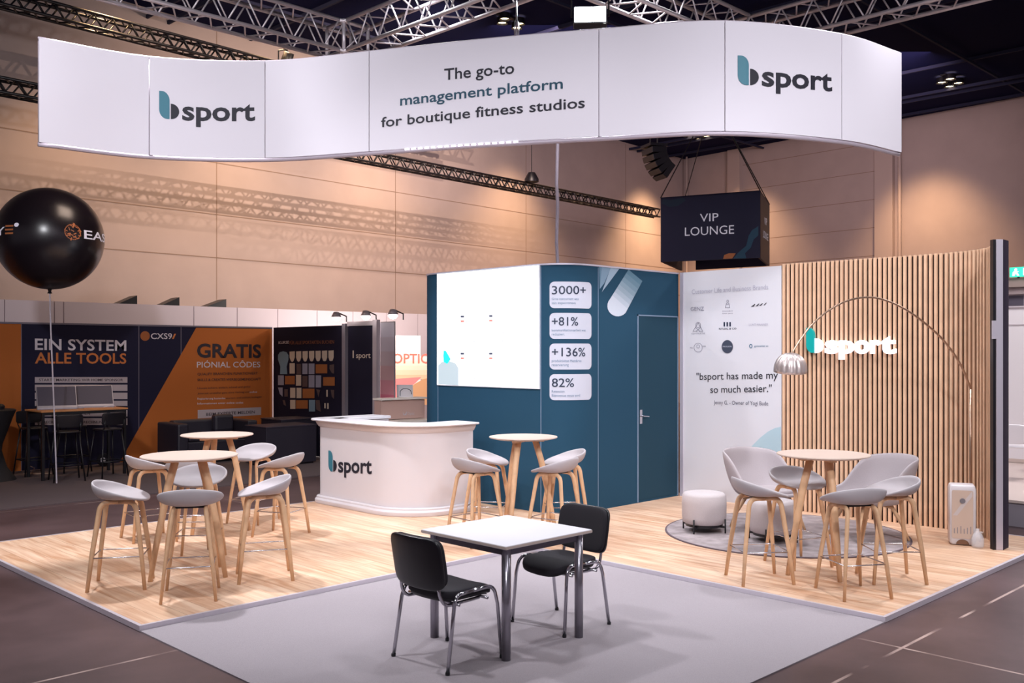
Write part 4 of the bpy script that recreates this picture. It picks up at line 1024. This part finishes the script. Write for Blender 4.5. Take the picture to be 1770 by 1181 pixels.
polypx(KS, [(546,692),(553,692),(555,712),(547,708)], bdk); cell(bc, 561, 563.5, 697, 706); cell(bc, 566, 568.5, 697, 707); cell(bc, 564.5, 567, 674, 686); polypx(KS, [(489,692),(493,692),(495,702),(491,700)], bdk)
polypx(KS, [(484.5,647),(485,634),(481,622),(481,614),(484,609),(490,607.5),(496,609),(499,614),(499,622),(496,634),(497,647)], bb2)
for nm, bm_, m_ in (('cream_cards',bc,CR),('blue_cards',bb2,CB),('orange_cards',bo,CO),('brown_cards',bdk,CD),('grey_cards',bg,CG)): lpr(nm, KS, bm_, m_, kb, .006)
lpr('heading', KS, text_px(KS, 'KURSE', 482, 500, 595, 594, 4.6, .01), OW, kb, .006)
lpr('heading', KS, text_px(KS, 'FÜR ALLE SPORTARTEN BUCHEN', 501, 578, 595.5, 594, 5.5, .02), mat('heading_brown', (120,70,44), 0.6), kb, .006)
# narrow panel with sport lettering
KP = Surf([(10.25, 14.50), (10.25, 13.64)])
kp = empty('narrow_sport_panel', (10.25, 14.4, 0), 0, 'narrow navy panel in pale frame with small sport lettering', 'exhibition wall')
part('printed_panel', wall_bm(NB(), KP, 0, KP.L-.09, .0125, OH, 0, -.05), mat('dark_side_print'), kp)
b = NB(); wall_bm(b, KP, KP.L-.085, KP.L+.03, .0125, OH+.1, .03, -.05); wall_bm(b, KP, 0, KP.L-.09, OH+.001, OH+.08, .02, -.05); part('frame', b, mat('frame_pale', (196,184,192), 0.4, 0.3), kp)
b = text_px(KP, 'sport', 616, 641, 619, 619, 9.5, .008); rpx(b, KP, 610, 612, 606, 619); lpr('lettering', KP, b, mat('cream_ink', (214,196,182), 0.6), kp, .006)
# red grey gradient pillar
KC = Surf([(10.25, 13.54), (10.25, 13.15)])
kc = empty('gradient_pillar', (10.25, 13.3, 0), 0, 'upright pillar panel fading from grey to deep magenta left of the coral stand', 'pillar')
part('pillar_core', wall_bm(NB(), KC, 0, KC.L, 0, OH+.06, -.002, -.03), mat('pillar_grey', (150,140,146), 0.5), kc)
cols = [(176,50,96),(176,50,96),(176,50,96),(178,70,104),(186,100,122),(190,128,140),(184,148,152),(180,160,168),(184,172,184),(190,182,196)]
for i in range(10):
    b = NB(); z0, z1 = .3*0+(OH+.04)*i/10, (OH+.04)*(i+1)/10; wall_bm(b, KC, 0.002, KC.L-.002, z0+.002, z1+.002, .003, -.001)
    part('colour_band', b, mat('pillar_band_%d' % i, cols[i], 0.5), kc)
# coral stand
x0, y0 = 12.6, 19.0
CS2 = Surf([(11.2, 17.6), (14.5, 17.6)])
co = empty('coral_backdrop', (12.5, 17.6, 0), 0, 'bright white to coral printed backdrop with large letters left of the teal cabin', 'exhibition wall')
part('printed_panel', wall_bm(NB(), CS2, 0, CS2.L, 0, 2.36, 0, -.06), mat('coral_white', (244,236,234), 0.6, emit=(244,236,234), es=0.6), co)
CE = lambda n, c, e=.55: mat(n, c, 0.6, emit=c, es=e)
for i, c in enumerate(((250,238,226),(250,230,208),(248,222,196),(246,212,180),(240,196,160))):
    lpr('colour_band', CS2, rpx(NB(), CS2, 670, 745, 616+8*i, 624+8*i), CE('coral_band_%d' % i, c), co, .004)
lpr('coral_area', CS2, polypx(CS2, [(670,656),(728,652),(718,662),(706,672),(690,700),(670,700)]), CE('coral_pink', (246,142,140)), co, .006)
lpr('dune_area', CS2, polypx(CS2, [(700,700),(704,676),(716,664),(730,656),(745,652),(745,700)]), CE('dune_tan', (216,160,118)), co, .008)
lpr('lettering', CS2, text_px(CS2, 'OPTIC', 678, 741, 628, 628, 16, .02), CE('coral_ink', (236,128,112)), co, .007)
ck = empty('coral_counter', (11.6, 15.9, 0), 0, 'taupe and white counter with pale top in front of the coral backdrop', 'counter')
x, y = W(16.2, (712-CX)/FP*16.2); ck.location = (x, y, 0)
KSs = Surf([W(16.0, (676-CX)/FP*16.0), W(16.6, (752-CX)/FP*16.6)])
part('front_panel', wall_bm(NB(), KSs, 0, KSs.L, 0, .78, 0, -.45), mat('taupe', (112,96,98), 0.5), ck)
part('side_strip', wall_bm(NB(), KSs, 0, .2, 0, .76, .01, .001), mat('magenta', (140,40,76), 0.5), ck)
part('countertop', wall_bm(NB(), KSs, -.03, KSs.L+.03, .79, .83, .05, -.5), mat('coral_counter_top', (248,238,228), 0.4), ck)
part('raised_shelf', wall_bm(NB(), KSs, 0, KSs.L, .84, 1.16, -.3, -.5), mat('shelf_rose', (206,170,160), 0.5), ck)
part('shelf_top', wall_bm(NB(), KSs, -.02, KSs.L+.02, 1.17, 1.20, -.25, -.52), mat('coral_counter_top'), ck)
lpr('lettering', KSs, text_px(KSs, 'Optic', 704, 716, 717, 717, 4.5), OW, ck, .006)
lpr('leaf_emblem', KSs, polypx(KSs, [(696,712),(699,717),(703,711),(702,718),(697,718)]), OW, ck, .006)
x, y = W(16.75, (700-CX)/FP*16.75); dp = empty('desk_poster', (x, y, 1.201), ang(0,1), 'small white slanted picture card with dark arch standing on the coral counter shelf', 'card')
b = NB(); box(b, -.14,.14,-.006,.006,0,.22, Matrix.Rotation(math.radians(12),4,'X')); obj('card_board', b, mat('white_laminate'), dp)
b = NB(); tube(b, [(-.08,-.02,.02)]+bez((-.08,-.03,.1),(-.02,-.04,.19),(.10,-.03,.12),8)+[(.12,-.025,.05)], .006, 6); obj('printed_arch', b, mat('slate_ink'), dp)
# little arm spotlights over the dark walls
SPG = mat('spot_glow', (255,250,245), 0.5, emit=(255,248,240), es=12)
for i, (px, py, ux, uy, lb) in enumerate(((603,562,10.3,14.55,'small glaring arm spotlight above the post between the two dark panels'),(645,560,10.3,13.66,'small glaring arm spotlight above the frame of the narrow sport panel'),(685,561,10.3,12.90,'small glaring arm spotlight to the right of the gradient pillar top'))):
    t = empty('arm_spotlight', (ux-.05, uy, OH+.14), 0, lb, 'lamp', 'arm spotlights on the dark stand walls')
    obj('arm', tube(NB(), [(0,0,-.06),(0,0,.04),(-.18,0,.10)], .012, 8), BLACKM, t)
    obj('lamp_head', lathe(NB(), [(0,.10),(.05,.09),(.085,.02),(.085,0),(0,0)], 18, (-.22,0,.02)), mat('frame_pale'), t, smooth=True)
    obj('glowing_lens', lathe(NB(), [(0,-.075),(.045,-.062),(.075,-.03),(.08,-.001),(0,-.001)], 18, (-.22,0,.02)), SPG, t)
# white partition behind
PT = Surf([(0.0, 18.6), (20.0, 18.6)])
pt = empty('white_partition', (5, 18.6, 0), 0, 'long white partition wall behind the navy and orange stand', 'partition wall')
PWM = mat('partition_white', (206,194,202), 0.7)
pk = [0]+sorted(PT.hit(x, 540)[0] for x in (8,94,110,335,410,480,548,610,668,722))+[PT.L]
for a, c in zip(pk, pk[1:]): part('partition_panel', wall_bm(NB(), PT, a+.008, c-.008, 0, 2.92, 0, -.06), PWM, pt)
b = NB()
for a in pk: wall_bm(b, PT, a-.008, a+.008, 0, 2.90, -.01, -.05)
part('joint_strip', b, mat('joint_grey', (140,124,134), 0.6), pt)
for i, (xa, xb, ya, yb) in enumerate(((205,236,521,516),(280,309,523,517),(356,390,527,521))):
    S_ = Surf([(0,18.78),(20,18.78)]); s0, z0 = S_.hit(xa, ya); s1, z1 = S_.hit(xb, yb)
    t = empty('black_monitor_back', ((s0+s1)/2, 18.9, 2.90), 0, ['leftmost dark slanted box top behind the white partition','middle dark slanted box top behind the white partition','rightmost dark slanted box top behind the white partition'][i], 'equipment case')
    w = (s1-s0)/2; b = NB()
    prism(b, [(-w,0),(w,0),(w,.20),(-w,.03)], 0, .35); bmesh.ops.transform(b, matrix=Matrix.Rotation(PI/2,4,'X') @ Matrix.Translation((0,0,-.2)), verts=b.verts)
    obj('case', b, BLACKM, t); obj('support_leg', box(NB(), -.03,.03,.0,.06,-2.90,.0), BLACKM, t)
# ---------------- dark bar table with kiosks and stools
bt = empty('bar_table', (5.98, 15.85, .012), 0, 'dark metal bar table with thin oak top carrying two tilted screens at left', 'table')
obj('tabletop', box(NB(), -.68,.66,-.36,.36,1.045,1.07), mat('bar_top_oak', (198,134,84), 0.5), bt, bevel=.004)
b = NB(); box(b, -.66,.64,-.34,-.30,1.0,1.044); box(b, -.66,.64,.30,.34,1.0,1.044); obj('frame', b, BLACKM, bt)
for sx in (-.64,.62):
    for sy in (-.32,.32): obj('leg', box(NB(), sx-.02,sx+.02,sy-.02,sy+.02,0,1.0), BLACKM, bt)
def make_kiosk():
    t = empty('tilted_screen', (0,0,0)); tag(t, cat='screen')
    M = Matrix.Translation((0,-.12,.02)) @ Matrix.Rotation(math.radians(-32),4,'X')
    obj('screen_frame', box(NB(), -.29,.29,0,.025,0,.40,M), ALU, t, bevel=.006)
    obj('dark_glass', box(NB(), -.275,.275,-.004,-.0005,.05,.39,M), mat('dark_glass', (70,64,80), 0.5), t)
    b = NB(); tube(b, [(0,.02,.2),(0,.16,.10),(0,.17,.012)], .02, 8); box(b, -.13,.13,.02,.24,0,.012); obj('stand', b, ALU, t)
    obj('base_bar', box(NB(), -.29,.29,-.14,-.02,0.001,.035), ALU, t, bevel=.006); return t
place_uv('kiosk', make_kiosk, 5.66, 15.86, -.25, 'left silver framed tilted screen on the dark bar table', 'tilted screens on the bar table', 1.0825)
place_uv('kiosk', make_kiosk, 6.24, 15.86, -.25, 'right silver framed tilted screen on the dark bar table', 'tilted screens on the bar table', 1.0825)
x, y = 6.52, 15.65
tb2 = empty('small_tray', (6.24, 15.62, 1.0825), -.25, 'small oak tray with a cable in front of the right tilted screen', 'tray')
obj('tray_board', box(NB(), -.24,.2,-.06,.02,0.0,.012), mat('bar_top_oak'), tb2)
obj('cable', tube(NB(), bez((.05,-.02,.018),(.2,-.05,.06),(.24,0.01,.018),8), .006, 6), OW, tb2)
def make_bstool():
    t = empty('black_bar_stool', (0,0,0)); tag(t, cat='bar stool')
    obj('seat', pad(NB(), .19,.19,.015,.4,.5,Matrix.Translation((0,0,.75))), BLACKP, t, smooth=True)
    obj('backrest', pad(NB(), .012,.20,.10,.3,.4,Matrix.Translation((-.20,0,.92)) @ Matrix.Rotation(math.radians(-8),4,'Y'), warp=lambda p: Vector((p.x+.6*p.y*p.y, p.y, p.z))), BLACKP, t, smooth=True)
    for sx in (-1,1):
        for sy in (-1,1): obj('leg', tube(NB(), [(sx*.13,sy*.15,.735),(sx*.225,sy*.22,0)], .012, 8), BLACKM, t, smooth=True)
    for sy in (-1,1): obj('back_support', tube(NB(), [(-.13,sy*.15,.74),(-.19,sy*.16,.80),(-.205,sy*.16,.9)], .01, 8), BLACKM, t, smooth=True)
    obj('footrest', tube(NB(), [(.19,.2,.25),(-.19,.2,.25),(-.19,-.2,.25),(.19,-.2,.25)], .009, 8, closed=True), BLACKM, t, smooth=True); return t
for x, y, r, lb in ((5.62,15.33,1.4,'black bar stool with low back, left one in front of the dark bar table'),(6.26,15.36,1.7,'black bar stool with low back, right one in front of the dark bar table'),(5.50,16.42,-1.5,'black bar stool behind the dark bar table on its left'),(6.12,16.42,-1.6,'black bar stool behind the dark bar table on its right')):
    place_uv('bstool', make_bstool, x, y, r, lb, 'black bar stools at the dark bar table', .012)
x, y = W(14.85, -8.02)
ct = empty('cocktail_table', (x, y, .012), 0, 'black stretch-covered cocktail table cut by the left edge of the photo', 'table')
obj('stretch_cover', lathe(NB(), [(0,1.09),(.33,1.09),(.35,1.075),(.30,.95),(.16,.55),(.15,.45),(.22,.2),(.36,0),(.30,0),(.10,.4),(0,.4)], 40), mat('black_stretch', (24,20,26), 0.7), ct, smooth=False)
obj('round_object', lathe(NB(), [(0,.0),(.06,.0),(.07,.05),(.04,.08),(0,.09)], 20, (.1,-.1,1.091)), BLACKP, ct)
# box and roll on the floor beneath the bar table
x, y = G(180, 806, .012); t = empty('cable_reel', (x, y+.0, .012), ang(0,1), 'black cable drum with pale hub on the floor by the bar table', 'cable reel')
b = NB(); tube(b, [(0,-.04,.11),(0,.04,.11)], .11, 24); obj('drum', b, BLACKP, t); b = NB(); tube(b, [(0,-.05,.11),(0,.05,.11)], .045, 16); obj('hub', b, OW, t)
x, y = G(52, 820, .012); t = empty('floor_lead', (x, y, .012), ang(0,1), 'pale coiled lead lying on the floor under the bar table', 'cable')
obj('coil', tube(NB(), [(-.1,0,.01),(0,.05,.01),(.06,.02,.1),(.0,0,.13),(-.05,0,.1),(.0,-.03,.01),(.25,0,.01),(.4,.03,.01)], .008, 6), mat('pale_lead', (180,150,130), 0.6), t)
# ---------------- dark sofa and cubes
SOF = mat('black_leather', (36,32,44), 0.5)
sf = empty('sofa', (8.45, 16.3, .012), 0, 'black leather sofa against the orange part of the backdrop', 'sofa')
obj('sofa_base', box(NB(), -.75,.75,-.40,.38,.05,.40), SOF, sf, bevel=.03)
obj('seat_cushion', box(NB(), -.56,.56,-.41,.18,.401,.50), SOF, sf, bevel=.03)
obj('backrest', box(NB(), -.56,.56,.19,.40,.401,.74), SOF, sf, bevel=.04)
for s in (-1,1): obj('armrest', box(NB(), min(s*.57,s*.77),max(s*.57,s*.77),-.42,.40,.06,.72), SOF, sf, bevel=.03)
obj('foot_rail', box(NB(), -.65,.65,-.30,.30,0,.049), BLACKM, sf)
obj('back_cushion', box(NB(), .15,.54,.02,.188,.505,.82), SOF, sf, bevel=.05)
for x, y, w, h, lb in ((9.14,14.95,.50,.67,'low black cube counter right of the rear left high table'),(9.78,15.72,.38,.72,'black cube counter behind the other one, beside the sample wall')):
    t = empty('black_cube_counter', (x, y, .012), 0, lb, 'counter', 'black cube counters')
    obj('cube_body', box(NB(), -w,w,-.35,.35,.03,h), SOF, t, bevel=.008); obj('cube_top', box(NB(), -w-.01,w+.01,-.36,.36,h+.001,h+.02), mat('cube_top', (52,46,58), 0.4), t, bevel=.004); obj('cube_plinth', box(NB(), -w+.04,w-.04,-.31,.31,0,.029), BLACKP, t)
# ================================================================ NEIGHBOUR STAND AT THE RIGHT
nf = empty('neighbour_platform', (14, 3, 0), 0, 'pale raised floor of the neighbouring white stand at the right edge', 'platform')
obj('platform_top', box(NB(), -2.2,4.0,-4.5,4.0,.27,.30), mat('pale_floor', (206,188,182), 0.4), nf)
obj('platform_side', box(NB(), -2.18,3.98,-4.48,3.98,0,.269), mat('platform_side', (150,142,152), 0.6), nf)
NW = Surf([(15.8, 7.0), (15.8, -1.4)])
nw = empty('white_stand_wall', (15.8, 4, .0), 0, 'plain white wall of the neighbouring stand beyond the end post', 'exhibition wall')
part('wall_panel', wall_bm(NB(), NW, 0, NW.L, .305, 2.66, 0, -.08), mat('bright_wall', (232,226,232), 0.7), nw)
part('baseboard', wall_bm(NB(), NW, 0, NW.L, .305, .36, .02, .001), mat('pale_floor'), nw)
b = NB(); wall_bm(b, NW, 0, NW.L, 2.86, 2.96, .10, -.12); part('header_beam', b, mat('header_taupe', (150,134,136), 0.6), nw)
b = NB(); wall_bm(b, NW, 0, NW.L, 2.661, 2.859, .03, -.08); part('upper_band', b, mat('upper_band', (196,186,194), 0.7), nw)
b = NB(); wall_bm(b, NW, 0, NW.L, 2.39, 2.41, .01, .001); part('trim_line', b, mat('upper_band'), nw)
s0, _ = NW.hit(1738, 520); b = NB(); wall_bm(b, NW, s0, s0+.27, 2.69, 2.84, .036, .031); wall_bm(b, NW, s0+.30, s0+.9, 2.69, 2.84, .036, .031); part('vent_window', b, mat('vent_dark', (84,78,92), 0.4), nw)
hb = empty('overhead_beam', (15.6, 4, 2.97), 0, 'grey overhead beam carrying the green exit sign at right', 'beam')
NW2 = Surf([(15.65, 7.0), (15.65, -1.4)])
part('beam_body', wall_bm(NB(), NW2, 0, NW2.L, 2.965, 3.10, 0, -.3), mat('beam_grey', (150,132,128), 0.6), hb)
ES = Surf([(15.6, 7), (15.6, -1.0)]); s0, z1 = ES.hit(1745, 466); s1, z0 = ES.hit(1790, 482.5)
ex = empty('exit_sign', (15.6, 3.0, 3.12), 0, 'green glowing emergency exit sign with running figure at the right edge', 'sign')
part('sign_box', wall_bm(NB(), ES, s0, s1, 3.115, 3.26, 0, -.06), mat('exit_green', (60,210,170), 0.4, emit=(50,215,170), es=1.0), ex)
def exq(x0, x1, z0, z1): return [(s0+x0, 3.115+z0), (s0+x1, 3.115+z0), (s0+x1, 3.115+z1), (s0+x0, 3.115+z1)]
b = NB(); poly2(b, [(s0+.09+.02*math.cos(t*.6), 3.225+.018*math.sin(t*.6)) for t in range(10)]); poly2(b, [(s0+.04,3.13),(s0+.07,3.13),(s0+.09,3.165),(s0+.11,3.13),(s0+.14,3.13),(s0+.11,3.185),(s0+.135,3.195),(s0+.07,3.21),(s0+.045,3.18)]); poly2(b, exq(.19,.29,.02,.125))
lpr('pictogram', ES, b, mat('exit_white', (240,255,250), 0.4, emit=(240,255,250), es=1.1), ex, .006)
b = NB(); wall_bm(b, ES, s0+.1, s0+.13, 3.10, 3.115, -.02, -.05); part('sign_mount', b, BLACKM, ex)
def make_wchair():
    t = empty('white_chair', (0,0,0)); tag(t, cat='chair')
    m = mat('white_plastic', (228,222,228), 0.4)
    obj('seat', pad(NB(), .22,.22,.018,.3,.4,Matrix.Translation((0,0,.45))), m, t, smooth=True)
    obj('backrest', pad(NB(), .015,.20,.13,.3,.35,Matrix.Translation((-.23,0,.62)) @ Matrix.Rotation(math.radians(-10),4,'Y')), m, t, smooth=True)
    for sx in (-1,1):
        for sy in (-1,1): obj('leg', tube(NB(), [(sx*.19,sy*.19,.44),(sx*.22,sy*.21,0)], .018, 8), m, t, smooth=True)
    return t
x, y = W(12.7, (1752-CX)/FP*12.7)
for k, (dx, dy, r, lb) in enumerate(((.02,.02,.15,'white plastic chair at the right edge, nearest the end post'),(1.1,-.1,.5,'white plastic chair further into the neighbouring stand at the right edge'))):
    place_uv('wchair', make_wchair, x+dx, y+dy, r, lb, 'white chairs of the neighbouring stand', .301)
# ================================================================ CAMERA, LIGHT
cam = bpy.data.cameras.new('camera'); co_ = bpy.data.objects.new('camera', cam); COL.objects.link(co_)
co_.location = (0,0,EYE); co_.rotation_euler = (PI/2, 0, -math.radians(44.9))
cam.sensor_width = 36; cam.lens = FP/1770*36; cam.shift_y = (HY-590.5)/1770; cam.clip_end = 200
bpy.context.scene.camera = co_
def light(kind, loc, tgt, power, size=.5, col=(255,255,255), spot=60, blend=.5, sy=None, spread=180):
    l = bpy.data.lights.new('lamp_'+kind.lower(), kind); l.energy = power; l.color = rgb(col)[:3]
    if kind == 'AREA':
        l.shape = 'RECTANGLE'; l.size = size; l.size_y = sy or size; l.spread = math.radians(spread)
    elif kind == 'SPOT': l.spot_size = math.radians(spot); l.spot_blend = blend; l.shadow_soft_size = size
    else: l.shadow_soft_size = size
    o = bpy.data.objects.new('lamp_or_fill_light', l); COL.objects.link(o); o.location = loc
    dv = Vector(tgt)-Vector(loc); o.rotation_euler = dv.to_track_quat('-Z', 'Y').to_euler(); return o
COOL = (250,250,255); WARM = (255,208,156)
# floods hung on the trusses
for x, y, tx_, ty_, e in ((4.2,10.2,4.6,8.6,225),(7.7,9.6,7.9,8.4,78),(9.2,7.2,9.3,6.4,120),(9.6,4.0,9.3,4.4,105),(2.4,6.4,4.2,5.0,78),(5.6,2.8,5.4,4.6,34),(6.9,8.4,6.6,7.4,26)):
    light('AREA', (x, y, 6.6), (tx_, ty_, 0.0), e*0.74, .42, COOL, sy=.3, spread=112)
# unseen fill spots added behind the camera, kept below the banner
for l0, dt, lt, e in ((-4,10.5,-2.6,1350),(0.5,11,0.2,1300),(4.5,10.5,3.2,1700)):
    x, y = W(-1.5, l0); x2, y2 = W(dt, lt); light('SPOT', (x, y, 6.4), (x2, y2, 0.7), e*0.82, .25, COOL, 37, .55)
# light on the banner from the front
for l0, d0, dt, lt, e in ((-4.2,3.4,9.6,-4.6,140),(0.5,3.2,9.6,-1.0,8),(3.8,2.6,9.0,3.0,125)):
    x, y = W(d0, l0); x2, y2 = W(dt, lt); light('AREA', (x, y, 6.6), (x2, y2, 4.5), e, .5, COOL, spread=100)
# floodlight lamp itself
light('AREA', (fx-FX*.12, fy-FY*.12, fz-.04), (4.5, 3.2, 0.0), 70, .34, (240,248,255), sy=.2)
# wall washers near the beige walls
for px, o_, e in ((120,2.4,220),(390,2.3,240),(640,2.3,230),(880,2.1,420),(1112,1.9,620)):
    k = SL.L-SL.hit(px, 400)[0]; x, y = lw(k, o_); x2, y2 = lw(k, o_-1.2); light('SPOT', (x, y, 9.3), (x2, y2, 4.0), e*4.6, .25, WARM, 84, 1.0)
for px, o_, e in ((1300,1.9,330),(1610,2.2,430)):
    k = SR.hit(px, 400)[0]; x, y = rw(k, o_); x2, y2 = rw(k, o_-1.2); light('SPOT', (x, y, 9.3), (x2, y2, 4.0), e*4.6, .25, WARM, 84, 1.0)
# broad area fills added to lift the dark far corner of the hall
x, y = W(24, 9); x2, y2 = W(34, 9); light('AREA', (x, y, 9.0), (x2, y2, 5.5), 330, 3, (255,226,232), spread=150)
x, y = W(22, 1); x2, y2 = W(31, 1); light('AREA', (x, y, 9.0), (x2, y2, 5.5), 230, 3, (255,226,232), spread=150)
# hard stage lamps that throw the truss shadows on the left wall
for k, o_, z, tk, e in ((18,6.5,8.9,17,1500),(15,4.9,9.3,15,620),(22,5.6,9.1,20,520)):
    x, y = lw(k, o_); x2, y2 = lw(tk, 0); light('SPOT', (x, y, z), (x2, y2, 5.0), e*1.25, .02, (255,226,204), 120, .9)
# neighbouring stands and the hall floor at right
light('AREA', (13.5, 3.0, 5.2), (14.6, 3.6, 0.5), 200, 1.5, (255,250,250))
light('AREA', (11.5, 1.0, 6.5), (9.0, -0.6, 0.0), 110, .6, COOL, spread=120)  # added fill that brightens the bare hall floor at lower right
light('AREA', (12.6, 15.9, 3.6), (12.6, 17.5, 1.4), 90, .8, (255,244,236))
light('AREA', (6.0, 13.2, 6.0), (6.8, 17.0, 1.2), 45, 1.2, (255,226,206))
for x, y in ((9.9,14.5),(9.9,13.7)): light('SPOT', (x, y, 2.58), (9.0, y, 0.0), 15, .05, (255,245,235), 120, .8)
w = bpy.data.worlds.new('hall_ambience'); bpy.context.scene.world = w; w.use_nodes = True
w.node_tree.nodes['Background'].inputs['Color'].default_value = rgb((222,210,226)); w.node_tree.nodes['Background'].inputs['Strength'].default_value = 0.26
sc_ = bpy.context.scene
sc_.view_settings.view_transform = 'Standard'; sc_.view_settings.look = 'None'; sc_.view_settings.exposure = 0.0; sc_.view_settings.gamma = 1.0
sc_.view_settings.use_curve_mapping = False
for me in list(_tc.values()): bpy.data.meshes.remove(me)
